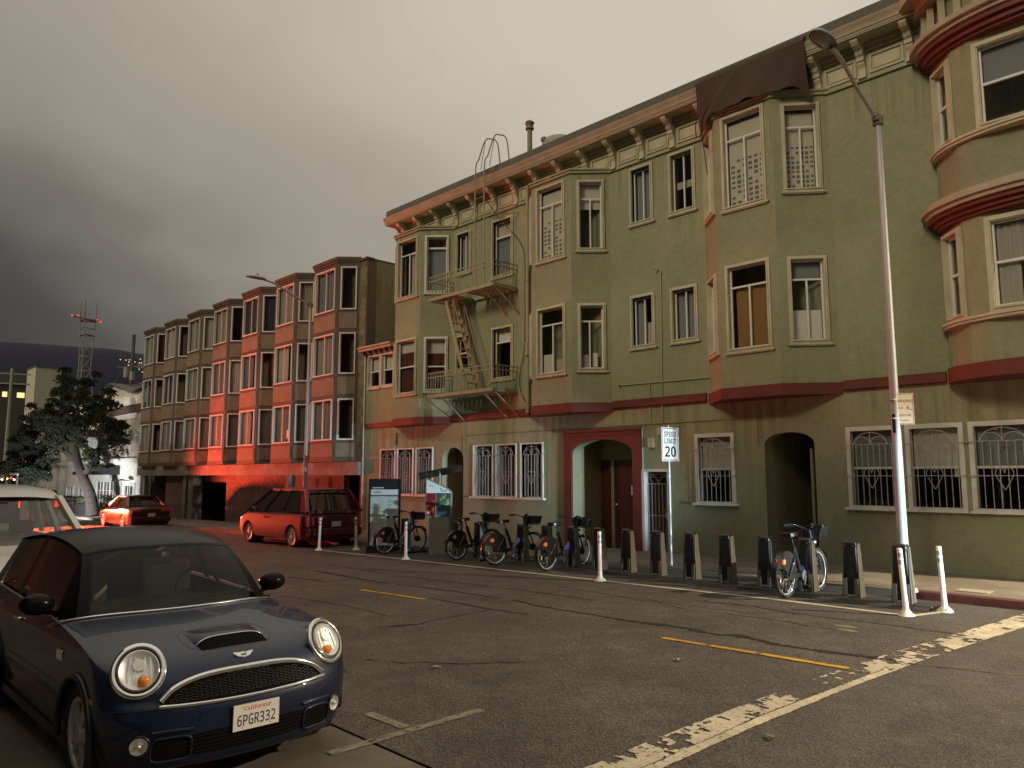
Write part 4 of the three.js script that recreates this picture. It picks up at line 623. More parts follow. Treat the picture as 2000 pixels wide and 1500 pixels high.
{ // terraces on the near side of the street, beside and behind the camera (they close off the low sky and darken the near flank of the parked cars)
  const wallA = stucco([.07, .058, .052]), wallB = stucco([.12, .11, .10]);
  [[-22, -2.2, 11.8, wallA, 'dark brown stucco terrace on the near side beside the parked hatchback'], [-40, -22.02, 12.4, wallB, 'grey stucco terrace on the near side beyond the dark brown one'], [-75, -40.02, 11.6, wallA, 'long dark brown terrace at the far end of the near side'], [12.5, 30, 11.5, wallB, 'grey stucco corner house across the junction behind the camera']].forEach(([x0, x1, h, m, l], i) => {
    const t = thing('terrace_house', l, 'building', [(x0 + x1) / 2, gy((x0 + x1) / 2), 2.7]); const w = x1 - x0, holes = [], n = Math.floor(w / 2.4); for (let f = 0; f < 3; f++) for (let k = 0; k < n; k++) { const cx = lerp(-w / 2, w / 2, (k + .5) / n); holes.push([cx, .9 + f * 3.2]); }
    mesh('front_wall', muv(ext(shape(rectH(-w / 2, w / 2, -1, h), holes.map(([cx, y]) => rectH(cx - .5, cx + .5, y, y + 1.6))), .3), 3.1), m, t); mesh('side_wall', muv(bx(-w / 2, -w / 2 + .3, -1, h, .301, 9)), m, t); mesh('side_wall', muv(bx(w / 2 - .3, w / 2, -1, h, .301, 9)), m, t); mesh('back_wall', muv(bx(-w / 2, w / 2, -1, h, 9.001, 9.3)), m, t); mesh('roof', bx(-w / 2, w / 2, h, h + .2, 0, 9.3), MT.darkRoof, t); mesh('cornice', [muv(bx(-w / 2, w / 2, h - .4, h - .001, -.4, -.001))], m, t);
    for (const [cx, y] of holes) { mesh('window_frame', ringG(1.0, 1.6, .06, .1, .08).translate(cx, y, 0), MT.white, t); mesh('pane', new THREE.PlaneGeometry(.9, 1.5).rotateY(PI).translate(cx, y + .8, .14), MT.darkGlass, t); }
  });
}
// ---------------------------------------------------------------- vehicles (local +x is forward, x = 0 at the nose)
const paint = (c, metal = .25, rough = .38, cc = 1) => new THREE.MeshPhysicalMaterial({ color: lin(...c), metalness: metal, roughness: rough, clearcoat: cc, clearcoatRoughness: .02, specularIntensity: .4 });
const clearLens = new THREE.MeshPhysicalMaterial({ color: lin(.95, .96, .96), roughness: .02, transmission: 1, thickness: 0, ior: 1.5 });
const amberLens = new THREE.MeshPhysicalMaterial({ color: lin(.95, .38, .03), roughness: .15, transmission: .35, thickness: 0, clearcoat: 1 });
const redLens = new THREE.MeshPhysicalMaterial({ color: lin(.40, .012, .01), roughness: .12, clearcoat: 1 });
const reflector = std([.92, .92, .90], .38, .75), alloy = std([.58, .57, .55], .38, .45);
function crm(pts, t) { // Catmull-Rom through rows of numbers
  const n = pts.length - 1, k = clamp(t) * n, i = Math.min(n - 1, Math.floor(k)), f = k - i, g = j => pts[clamp(j, 0, n)], a = g(i - 1), b = g(i), c = g(i + 1), d = g(i + 2);
  return b.map((_, q) => .5 * ((2 * b[q]) + (-a[q] + c[q]) * f + (2 * a[q] - 5 * b[q] + 4 * c[q] - d[q]) * f * f + (-a[q] + 3 * b[q] - 3 * c[q] + d[q]) * f * f * f));
}
const pl = (P, x) => { if (x <= P[0][0]) return P[0][1]; for (let i = 1; i < P.length; i++) if (x <= P[i][0]) return lerp(P[i - 1][1], P[i][1], (x - P[i - 1][0]) / (P[i][0] - P[i - 1][0])); return P[P.length - 1][1]; };
const plS = (P, x) => { let i = 1; while (i < P.length - 1 && x > P[i][0]) i++; const f = clamp((x - P[i - 1][0]) / (P[i][0] - P[i - 1][0])); return crm(P.map(p => [p[1]]), (i - 1 + f) / (P.length - 1))[0]; };
function wheel(name, parent, x, y, z, r, w, style, side, turn = 0) { // side +1: outer face towards +z
  const g = grp(name, parent, [x, y, z], turn), rim = r * .71;
  mesh('tyre', lathe([[rim, -w / 2 + .02], [rim + .02, -w / 2], [r - .03, -w / 2], [r - .008, -w / 2 + .02], [r, -w / 2 + .05], [r, w / 2 - .05], [r - .008, w / 2 - .02], [r - .03, w / 2], [rim + .02, w / 2], [rim, w / 2 - .02]], 40).rotateX(PI / 2), MT.rubber, g);
  const s = side, R = [lathe([[rim - .004, -w / 2 + .03], [rim, w / 2 - .03], [rim + .012, w / 2 - .01], [rim - .015, w / 2 - .012], [rim - .025, w / 2 - .03], [rim - .03, -w / 2 + .03]], 40).rotateX(PI / 2)];
  if (s < 0) R[0].rotateY(PI);
  const zf = s * (w / 2 - .03);
  if (style === 'spoke') { for (let k = 0; k < 5; k++) for (const d of [-.16, .16]) { const a = k * 1.2566 + d * 1.1, b = k * 1.2566 + d * .5; R.push(bar(V(Math.cos(b) * .045, Math.sin(b) * .045, zf), V(Math.cos(a) * (rim - .012), Math.sin(a) * (rim - .012), zf - s * .006), .024, .028)); } R.push(cyl(.05, .055, .04, 16).rotateX(PI / 2).translate(0, 0, zf)); }
  else if (style === 'cap') { R.push(lathe([[0, .0], [.05, .0], [.06, -.012], [rim - .03, -.03], [rim - .01, -.02]], 28).rotateX(PI / 2 * s).translate(0, 0, zf + s * .012)); for (let k = 0; k < 12; k++) { const a = k * .5236; R.push(bar(V(Math.cos(a) * .06, Math.sin(a) * .06, zf + s * .008), V(Math.cos(a) * (rim - .03), Math.sin(a) * (rim - .03), zf - s * .004), .02, .012)); } }
  else { for (let k = 0; k < 5; k++) { const a = k * 1.2566; R.push(bar(V(Math.cos(a) * .03, Math.sin(a) * .03, zf), V(Math.cos(a) * (rim - .01), Math.sin(a) * (rim - .01), zf - s * .006), .05, .03)); } R.push(cyl(.06, .06, .04, 14).rotateX(PI / 2).translate(0, 0, zf)); }
  mesh('rim', R, alloy, g); mesh('brake_disc', cyl(rim * .72, rim * .72, .02, 24).rotateX(PI / 2).translate(0, 0, zf - s * .06), std([.12, .115, .11], .4, .6), g); mesh('wheel_well_hub', cyl(rim - .03, rim - .03, .01, 20).rotateX(PI / 2).translate(0, 0, zf - s * .1), MT.black, g);
  return g;
}
function plateTex(draw) { return new THREE.MeshStandardMaterial({ map: canvasTex(512, 256, draw), roughness: .35 }); }
// ----- near hatchback
{
  const car = thing('blue_hatchback', 'dark blue hatchback with round headlights and a hood scoop parked facing the crossing', 'car', [-4.80, 0, -2.33]);
  const blue = paint([.008, .0155, .042], .1, .4, .65), blk = new THREE.MeshPhysicalMaterial({ color: lin(.006, .006, .007), roughness: .22, specularIntensity: .22 });
  const zs = y => .838 - .42 * (y - .58) * (y - .58) - (y > .8 ? 1.2 * (y - .8) * (y - .8) : 0);
  const rows = [ // cx, cy, ex, ey, blend(superellipse), power of the crown
    [-.12, .150, -.36, .165, 1, 2], [-.055, .165, -.355, .18, 1, 2], [-.022, .21, -.35, .22, 1, 2], [-.004, .30, -.345, .31, 1, 2], [0, .39, -.345, .40, 1, 2], [-.002, .465, -.35, .475, 1, 2], [-.016, .515, -.355, .53, 1, 2],
    [-.045, .555, -.36, .575, 1, 2], [-.066, .61, -.37, .63, .97, 2], [-.088, .665, -.39, .685, .92, 2.2], [-.125, .715, -.43, .735, .85, 2.6], [-.195, .757, -.50, .775, .7, 3], [-.31, .795, -.60, .805, .5, 3.4], [-.47, .830, -.73, .828, .35, 4], [-.68, .866, -.90, .848, .25, 4.5], [-.92, .900, -1.12, .868, .2, 5], [-1.14, .924, -1.36, .884, .2, 5]];
  const FP = (t, s) => { const [cx, cy, ex, ey, b, p] = crm(rows, t), a = Math.abs(s), se = 1 - Math.pow(Math.max(0, 1 - Math.pow(a, 2.25)), 1 / 2.25), gx = lerp(a * a, se, b); return [cx + (ex - cx) * gx, cy + (ey - cy) * Math.pow(a, p), s * zs(ey)]; };
  const body = [surf((u, v) => FP(v, Math.sin((u * 2 - 1) * PI / 2)), 72, 72)];
  // flank: top edge follows the edge of the front patch, then the belt line
  const edge = []; for (let i = 0; i <= 40; i++) { const t = lerp(6 / 16, 1, i / 40), p = FP(t, 1); edge.push([-p[0], p[1]]); }
  edge.push([1.7, .905], [2.3, .925], [2.9, .945], [3.35, .955], [3.62, .93]); const topY = x => pl(edge, -x);
  const arch = (x, c) => { const d = .352 * .352 - (x - c) * (x - c); return d > 0 ? .305 + Math.sqrt(d) : 0; }, botY = x => Math.max(x < -.36 && x > -3.6 ? .185 : .2, arch(x, -.70), arch(x, -3.17));
  const flank = s => surf((u, v) => { const x = lerp(-.352, -3.60, u), yt = topY(x), yb = Math.min(botY(x), yt - .01), y = lerp(yt, yb, v); return [x, y, s * zs(y)]; }, 150, 14, s < 0);
  body.push(flank(1), flank(-1), surf((u, v) => { const s = Math.sin((u * 2 - 1) * PI / 2), a = Math.abs(s), y = lerp(.93, .2, v), se = 1 - Math.pow(Math.max(0, 1 - Math.pow(a, 2.6)), 1 / 2.6); return [lerp(-3.71, -3.60, se), y, s * zs(y)]; }, 30, 10, true));
  mesh('body', body.map(g => mergeVertices(g)), blue, car);
  mesh('underbody', bx(-3.5, -.16, .16, .3, -.66, .66), MT.black, car);
  for (const s of [-1, 1]) for (const c of [-.70, -3.17]) { const p = []; for (let i = 0; i <= 24; i++) { const a = lerp(-.25, PI + .25, i / 24); p.push(V(c + .352 * Math.cos(a), .305 + .352 * Math.sin(a), s * (zs(.5) + .004))); } mesh('arch_trim', tube(p, .024, 40, 6), MT.plastic, car); mesh('wheel_housing', cyl(.35, .35, .3, 24).rotateX(PI / 2).translate(c, .31, s * .62), MT.black, car); }
  for (const s of [-1, 1]) { mesh('sill_trim', bx(-2.85, -1.0, .15, .215, s * .775, s * .80), MT.plastic, car); wheel('wheel', car, -.70, .302, s * .725, .302, .19, 'spoke', s, .0); wheel('wheel', car, -3.17, .302, s * .725, .302, .19, 'spoke', s); }
  // glasshouse
  const G0 = s => { const a = Math.abs(s); return [lerp(-1.17, -1.31, a * a), lerp(.94, .905, a * a), s * .70]; }, G1 = s => { const a = Math.abs(s); return [lerp(-1.68, -1.76, a * a), lerp(1.355, 1.315, Math.pow(a, 3)), s * .565]; };
  const ws = (u, v, k = 1) => { const s = (u * 2 - 1) * k, a = G0(s), b = G1(s), bow = .022 * Math.sin(v * PI); return [lerp(a[0], b[0], v) + bow, lerp(a[1], b[1], v) + bow, lerp(a[2], b[2], v)]; };
  mesh('windscreen', surf((u, v) => ws(u, v, .90), 24, 14), new THREE.MeshPhysicalMaterial({ color: lin(.62, .66, .62), roughness: .01, transmission: 1, thickness: 0, ior: 1.5, specularIntensity: .5 }), car);
  mesh('windscreen_frame', [...[-1, 1].map(s => surf((u, v) => ws(s < 0 ? lerp(0, .056, u) : lerp(.944, 1, u), v), 4, 14)), surf((u, v) => { const p = ws(u, lerp(.955, 1.0, v)); return [p[0], p[1] + .003, p[2]]; }, 24, 3)], blk, car);
  mesh('scuttle', surf((u, v) => { const s = u * 2 - 1, a = FP(1, s * .93), b = G0(s * .98); return [lerp(a[0], b[0], v), lerp(a[1] - .006, b[1], v), lerp(a[2], b[2], v)]; }, 24, 4), MT.plastic, car);
  mesh('hood_trim', tube(Array.from({ length: 25 }, (_, i) => { const p = FP(1, (i / 24 * 2 - 1) * .985); return V(p[0], p[1] + .006, p[2]); }), .010, 60, 8), MT.chrome, car);
  const roofP = (u, v) => { const s = u * 2 - 1, a = G1(s), x = lerp(a[0], -3.42, v), y = 1.355 + .085 * Math.sin(Math.pow(v, .8) * PI) + .042 * v - (.04 + .012 * v) * Math.pow(Math.abs(s), 3.2), z = s * (lerp(.565, .615, v) + .015 * Math.sin(v * PI)); return [x, y, z]; };
  mesh('roof', [surf(roofP, 24, 20), surf((u, v) => { const p = roofP(u, 1), q = [-3.66, .93, (u * 2 - 1) * .70]; return [lerp(p[0], q[0], v), lerp(p[1], q[1], v), lerp(p[2], q[2], v)]; }, 16, 6)].map(g => mergeVertices(g)), blk, car);
  for (const s of [-1, 1]) {
    const sideP = (x, v) => { const yb = topY(x) + .006, xr = lerp(x, Math.max(Math.min(x * .88 - .28, -1.76), -3.42), v), rp = roofP(s > 0 ? 1 : 0, clamp((-1.76 - xr) / 1.66)); return [xr, lerp(yb, rp[1] - .012, v), s * lerp(.775, lerp(.57, .617, clamp((-1.76 - xr) / 1.66)), v)]; };
    mesh('side_window', surf((u, v) => { const x = lerp(-1.55, -2.60, u); return sideP(x, lerp(.05, .96, v)); }, 12, 6, s < 0), MT.darkGlass, car); mesh('side_window', surf((u, v) => { const x = lerp(-2.70, -3.42, u); return sideP(x, lerp(.05, .96, v)); }, 10, 6, s < 0), MT.darkGlass, car);
    mesh('pillar', surf((u, v) => { const x = lerp(-1.32, -1.57, u); const p = sideP(x, v), a = ws(s > 0 ? 1 : 0, v); return u < .01 ? a : p; }, 2, 8, s < 0), blk, car); mesh('pillar', surf((u, v) => sideP(lerp(-2.59, -2.71, u), v), 2, 6, s < 0), blk, car); mesh('pillar', surf((u, v) => sideP(lerp(-3.40, -3.66, u), v), 3, 6, s < 0), blk, car);
    mesh('belt_trim', tube([[-1.40, .905, s * .785], [-2.0, .925, s * .79], [-2.8, .95, s * .787], [-3.4, .965, s * .775]], .009, 30, 6), MT.chrome, car);
    const mg = grp('door_mirror', car, [-1.56, 1.0, s * .89]); mesh('shell', new THREE.SphereGeometry(1, 24, 16).scale(.085, .075, .115), blk, mg); mesh('stalk', bar(V(-.01, -.05, -s * .03), V(.0, -.075, -s * .13), .05, .03), blk, mg);
    mesh('side_scuttle', rbox(.13, .07, .012, .005, -1.12, .72, s * (zs(.72) + .004)), MT.chrome, car); mesh('marker_light', rbox(.09, .03, .012, .004, -.40, .56, s * (zs(.56) - .004)), amberLens, car);
    mesh('door_handle', rbox(.14, .03, .04, .012, -2.35, .80, s * (zs(.8) + .015)), MT.chrome, car);
  }
  // features laid on the nose
  const tY = (y, s) => { let a = .0, b = 1; for (let i = 0; i < 40; i++) { const m = (a + b) / 2; FP(m, s)[1] < y ? a = m : b = m; } return (a + b) / 2; };
  const on = (y, z, o = 0) => { const t0 = tY(y, 0); let s = z / zs(y); const t = tY(y, s), p = FP(t, s), e = .004, a = FP(t + e, s), b = FP(t - e, s), c = FP(t, s + e), d = FP(t, s - e); const n = V(a[0] - b[0], a[1] - b[1], a[2] - b[2]).cross(V(c[0] - d[0], c[1] - d[1], c[2] - d[2])).normalize(); if (n.x < 0) n.negate(); return V(...p).addScaledVector(n, o); };
  const gTop = z => .545 + .125 * Math.pow(Math.max(0, 1 - Math.pow(Math.abs(z) / .525, 3.2)), .62), gBot = z => .535 + .012 * (z / .5) * (z / .5);
  mesh('grille', surf((u, v) => { const z = (u * 2 - 1) * .52, p = on(lerp(gBot(z), gTop(z), v), z, .004); return [p.x, p.y, p.z]; }, 60, 10), MT.matte, car);
  { const hx = [], P = (z, y) => on(y, z, .011); for (let r = 0; r < 5; r++) for (let c = -9; c <= 9; c++) { const z = c * .058 + (r % 2) * .029, y = .556 + r * .025; if (Math.abs(z) > .49 || y + .012 > gTop(z) || y - .01 < gBot(z)) continue; const q = []; for (let k = 0; k < 8; k++) { const a = (k + .5) / 8 * 6.283; q.push(P(z + .0235 * Math.cos(a), y + .0085 * Math.sin(a))); } hx.push(tube(q, .0017, 16, 4, true)); } const m = mesh('grille_mesh', hx, std([.085, .085, .085], .3, .6), car); }
  { const o = []; for (let i = 0; i <= 40; i++) { const z = lerp(-.535, .535, i / 40), zz = clamp(z, -.524, .524); o.push(on(gTop(zz) + .012, z, .006)); } mesh('grille_surround', [tube(o, .0195, 90, 8)], MT.chrome, car); const q = []; for (let i = 0; i <= 30; i++) { const z = lerp(-.545, .545, i / 30); q.push(on(gBot(z) - .014, z, .006)); } mesh('grille_lip', [tube(q, .013, 70, 8)], MT.chrome, car); }
  const patch = (name, zc, w, y0, y1, o, m, par = car) => mesh(name, surf((u, v) => { const z = zc + lerp(-w / 2, w / 2, u), k = 1 - Math.pow(Math.abs(u * 2 - 1), 6) * .3, ym = (y0 + y1) / 2, p = on(lerp(ym - (ym - y0) * k, ym + (y1 - ym) * k, v), z, o); return [p.x, p.y, p.z]; }, 20, 8), m, par);
  patch('lower_grille', 0, .82, .235, .365, .004, MT.matte); { const hx = []; for (let r = 0; r < 5; r++) for (let c = -15; c <= 15; c++) { const z = c * .026 + (r % 2) * .013; hx.push(bar(on(.255 + r * .023, z - .009, .009), on(.255 + r * .023, z + .009, .009), .003, .003)); } mesh('lower_grille_mesh', hx, std([.03, .03, .03], .3, .5), car); }
  const aim = (o, n) => { const x = V(0, 1, 0).cross(n).normalize(), y = n.clone().cross(x); o.quaternion.setFromRotationMatrix(new THREE.Matrix4().makeBasis(x, y, n)); };
  for (const s of [-1, 1]) {
    patch('brake_duct', s * .475, .20, .235, .355, .006, MT.matte); { const q = []; for (let i = 0; i <= 24; i++) { const a = i / 24 * 6.283, c = Math.cos(a), d = Math.sin(a), f = v => Math.sign(v) * Math.pow(Math.abs(v), .45); q.push(on(.295 + .068 * f(d), s * .475 + .108 * f(c), .008)); } mesh('duct_rim', tube(q, .009, 60, 6, true), blue, car); }
    mesh('bumper_crease', tube([on(.395, s * .36, .004), on(.40, s * .47, .006), on(.398, s * .58, .004)], .012, 16, 6), blue, car);
    const fp = on(.335, s * .64, 0), fn = on(.335, s * .64, 1).sub(fp).normalize(), fl = grp('fog_lamp', car, fp.clone().addScaledVector(fn, .012).toArray()); aim(fl, fn.add(V(.25, 0, 0)).normalize()); mesh('bowl', [lathe([[0, -.008], [.03, -.006], [.052, .004]], 24).rotateX(PI / 2), cyl(.056, .06, .05, 24).rotateX(PI / 2).translate(0, 0, -.033), new THREE.SphereGeometry(.014, 12, 8).translate(0, 0, .002)], reflector, fl); mesh('lens', new THREE.SphereGeometry(.055, 20, 10, 0, 6.283, 0, PI / 2).rotateX(PI / 2).scale(1, 1, .32), clearLens, fl); mesh('rim', new THREE.TorusGeometry(.056, .008, 8, 28), MT.plastic, fl);
    // headlamp
    const hp = on(.722, s * .628, .0), hn = on(.722, s * .628, 1).sub(hp).normalize(), hl = grp('headlamp', car, hp.clone().addScaledVector(hn, .026).toArray()); aim(hl, hn.clone().add(V(.75, -.05, s * .18)).normalize());
    mesh('outer_ring', new THREE.TorusGeometry(.137, .020, 12, 48).scale(1, 1.07, .7).translate(0, 0, -.008), MT.chrome, hl); mesh('gasket', new THREE.TorusGeometry(.121, .009, 8, 44).scale(1, 1.07, 1), MT.black, hl); mesh('inner_ring', new THREE.TorusGeometry(.109, .008, 10, 44).scale(1, 1.07, 1), MT.chrome, hl);
    mesh('reflector', [lathe([[0, -.012], [.05, -.010], [.085, -.003], [.108, .012]], 32).rotateX(PI / 2).scale(1, 1.07, 1), cyl(.128, .134, .05, 36, 0, 0, 0).rotateX(PI / 2).scale(1, 1.07, 1).translate(0, 0, -.039)], reflector, hl); mesh('projector', [cyl(.034, .040, .02, 20).rotateX(PI / 2).translate(0, .03, -.002)], reflector, hl); mesh('bulb', new THREE.SphereGeometry(.030, 16, 12).scale(1, 1, .6).translate(0, .03, .008), clearLens, hl); mesh('reflector_ribs', [-.06, -.02, .04, .075].map(x => bar(V(x, -.075, .0), V(x * .8, .075, .0), .003, .008)), reflector, hl);
    mesh('indicator', new THREE.SphereGeometry(.036, 18, 12).scale(1, .9, .7).translate(s * .028, -.066, .008), amberLens, hl); mesh('lens', new THREE.SphereGeometry(.112, 28, 10, 0, 6.283, 0, PI / 2).rotateX(PI / 2).scale(1, 1.07, .30), clearLens, hl);
  }
  // number plate, tow cap, badge, scoop, bonnet shut lines
  const pm = plateTex((c, w, h) => { c.fillStyle = '#e8e6e0'; c.fillRect(0, 0, w, h); c.fillStyle = '#1c2450'; c.textAlign = 'center'; c.font = 'bold 122px monospace'; c.save(); c.translate(w / 2, 212); c.scale(.86, 1.22); c.fillText('6PGR332', 0, 0); c.restore(); c.fillStyle = '#b0252b'; c.font = 'italic bold 58px serif'; c.fillText('California', w / 2, 62); c.fillStyle = '#8a8a90'; for (const [x, y] of [[100, 30], [412, 30], [100, 232], [412, 232]]) { c.beginPath(); c.arc(x, y, 8, 0, 7); c.fill(); } });
  const np = grp('number_plate', car, [.012, .405, -.02]); np.rotation.set(0, PI / 2, 0); np.rotation.x = 0; mesh('plate', rbox(.31, .158, .008, .004), MT.chrome, np); mesh('plate_print', new THREE.PlaneGeometry(.304, .152).translate(0, 0, .0045), pm, np); mesh('plate_bracket', box(.28, .13, .03, 0, 0, -.018), MT.plastic, np);
  mesh('tow_cap', new THREE.TorusGeometry(.024, .002, 6, 24).rotateY(PI / 2).translate(...on(.455, .30, .002).toArray()), blue, car);
  const bd = grp('badge', car, [0, 0, 0]); { const p = on(.742, 0, .006); bd.position.copy(p); bd.rotation.set(0, PI / 2, 0, 'YXZ'); bd.rotation.x = -.72; mesh('badge_disc', [new THREE.TorusGeometry(.019, .0045, 8, 28), cyl(.016, .016, .004, 24).rotateX(PI / 2)], MT.chrome, bd); mesh('badge_bar', box(.026, .006, .008, 0, 0, .003), MT.black, bd); const wg = s => ext(shape([[s * .019, -.016], [s * .019, .016], [s * .068, .021], [s * .060, .008], [s * .052, .002], [s * .042, -.010]]), .004, .0012); mesh('badge_wing', wg(1), MT.chrome, bd); mesh('badge_wing', wg(-1), MT.chrome, bd); }
  { const sc = grp('hood_scoop', car, [0, 0, 0]); const hy = (x, z) => { let a = 9 / 16, b = 1; for (let i = 0; i < 30; i++) { const m = (a + b) / 2; FP(m, z / .8)[0] > x ? a = m : b = m; } return FP((a + b) / 2, z / .8)[1]; };
    const S = (u, v) => { const z = (u * 2 - 1) * .235, x = lerp(-.36, -.62, v), e = Math.pow(Math.abs(u * 2 - 1), 5); return [x, hy(x, z) + .001 + (1 - e) * .044 * Math.pow(Math.sin((1 - v * .98) * PI / 2), 1.4), z]; };
    mesh('scoop_top', surf(S, 30, 12), blue, sc); mesh('scoop_mouth', surf((u, v) => { const z = (u * 2 - 1) * .225, a = S((z / .235 + 1) / 2, 0); return [a[0] + lerp(.0, .075, v), lerp(a[1] - .003, hy(a[0] + .075, z) + .003, v), z]; }, 24, 3), MT.matte, sc); mesh('scoop_lip', tube(Array.from({ length: 21 }, (_, i) => { const p = S(i / 20, 0); return V(p[0], p[1], p[2]); }), .005, 40, 6), MT.chrome, sc);
    const seam = []; for (let i = 0; i <= 32; i++) { const a = i / 32 * 6.283, f = v => Math.sign(v) * Math.pow(Math.abs(v), .6), x = -.46 + .19 * f(Math.sin(a)), z = .29 * f(Math.cos(a)); seam.push(V(x, hy(x, z) - .0005, z)); } mesh('scoop_seam', tube(seam, .0022, 80, 5, true), MT.black, sc);
    mesh('hood_seam', tube(Array.from({ length: 41 }, (_, i) => on(.527, lerp(-.8, .8, i / 40), .001)), .0035, 80, 5), MT.black, car); }
  // cabin
  const inm = std([.022, .021, .02], .8), seatM = std([.24, .225, .18], .75); mesh('dashboard', rbox(.5, .22, 1.3, .08, -1.62, .84, 0), inm, car); mesh('cabin_floor', bx(-3.5, -1.2, .3, .34, -.7, .7), inm, car); mesh('rear_bulkhead', bx(-3.5, -3.4, .3, 1.25, -.55, .55), inm, car);
  for (const s of [-1, 1]) { const g = grp('seat', car, [-2.35, .3, s * .36]); mesh('cushion', rbox(.5, .22, .5, .07, .1, .2, 0), seatM, g); mesh('backrest', rbox(.16, .62, .48, .08, -.22, .56, 0).rotateZ(.08), seatM, g); mesh('headrest', [rbox(.1, .15, .26, .045, -.30, .985, 0), rod(V(-.29, .85, .06), V(-.3, .95, .06), .007), rod(V(-.29, .85, -.06), V(-.3, .95, -.06), .007)], seatM, g); }
  mesh('steering_wheel', [new THREE.TorusGeometry(.18, .015, 10, 36).rotateY(PI / 2).rotateZ(.4).translate(-1.82, .96, -.36), cyl(.05, .05, .04, 14).rotateZ(PI / 2 + .4).translate(-1.82, .96, -.36), bar(V(-1.82, .96, -.53), V(-1.82, .96, -.19), .03, .02)], inm, car);
  mesh('rear_view_mirror', rbox(.03, .065, .24, .025, -1.80, 1.22, 0), MT.black, car);
  for (const [a, b] of [[[-1.32, .945, .60], [-1.36, .985, .02]], [[-1.36, .945, -.08], [-1.42, .985, -.60]]]) mesh('wiper', [bar(V(...a), V(...b), .016, .012), bar(V(a[0] + .02, a[1] - .01, a[2]), V(lerp(a[0], b[0], .55), lerp(a[1], b[1], .55) + .012, lerp(a[2], b[2], .55)), .012, .01)], MT.black, car);
}
// ----- generic body shells for the other vehicles
function shell(o) { // o: L, W, top [[x,y]], bot, arches [c...], R, nose, tail rounding, crown
  const hw = x => { const f = clamp((x + o.nose) / o.nose), b = clamp((-o.L + o.tail - x) / o.tail * 1); return o.W / 2 * (1 - .20 * Math.pow(f, 2.4) - .10 * Math.pow(b, 2.4)); };
  const bot = x => { let y = lerp(o.bot + .05, o.bot, clamp(-x / .3)); for (const c of o.arches) { const d = o.R * o.R - (x - c) * (x - c); if (d > 0) y = Math.max(y, o.ax + Math.sqrt(d)); } return y; };
  const top = x => plS(o.top.map(([a, b]) => [-a, b]), -x);
  const sec = (x, v) => { const w = v * 2 - 1, a = Math.abs(w), sg = w < 0 ? -1 : 1, yt = top(x), yb = Math.min(bot(x), yt - .05), h = hw(x), r = o.r || .09; const zside = y => h * (1 - .10 * Math.pow(clamp((y - .62) / .6, -1, 1), 2));
    if (a > .5) { const y = lerp(yt - r, yb, (a - .5) / .5); return [x, y, sg * zside(y)]; } const tau = a / .5, ze = zside(yt - r); return [x, yt - (o.crown || .03) * tau * tau - (r - (o.crown || .03)) * (1 - Math.pow(Math.max(0, 1 - Math.pow(tau, 5)), 1 / 5)), sg * ze * tau]; };
  const N = 130, cap = (x, f) => surf((u, v) => { const p = sec(x, lerp(.5, 1, v)); const s = u * 2 - 1; const bulge = (f ? 1 : -1) * .07 * (1 - s * s) * Math.sin(clamp(v * 1.0 + .05) * PI); return [x + bulge, p[1], p[2] * s]; }, 16, 12, !f);
  return { g: [mergeVertices(surf((u, v) => sec(lerp(0, -o.L, u), v), N, 56, true)), cap(0, true), cap(-o.L, false)], hw, top, sec };
}
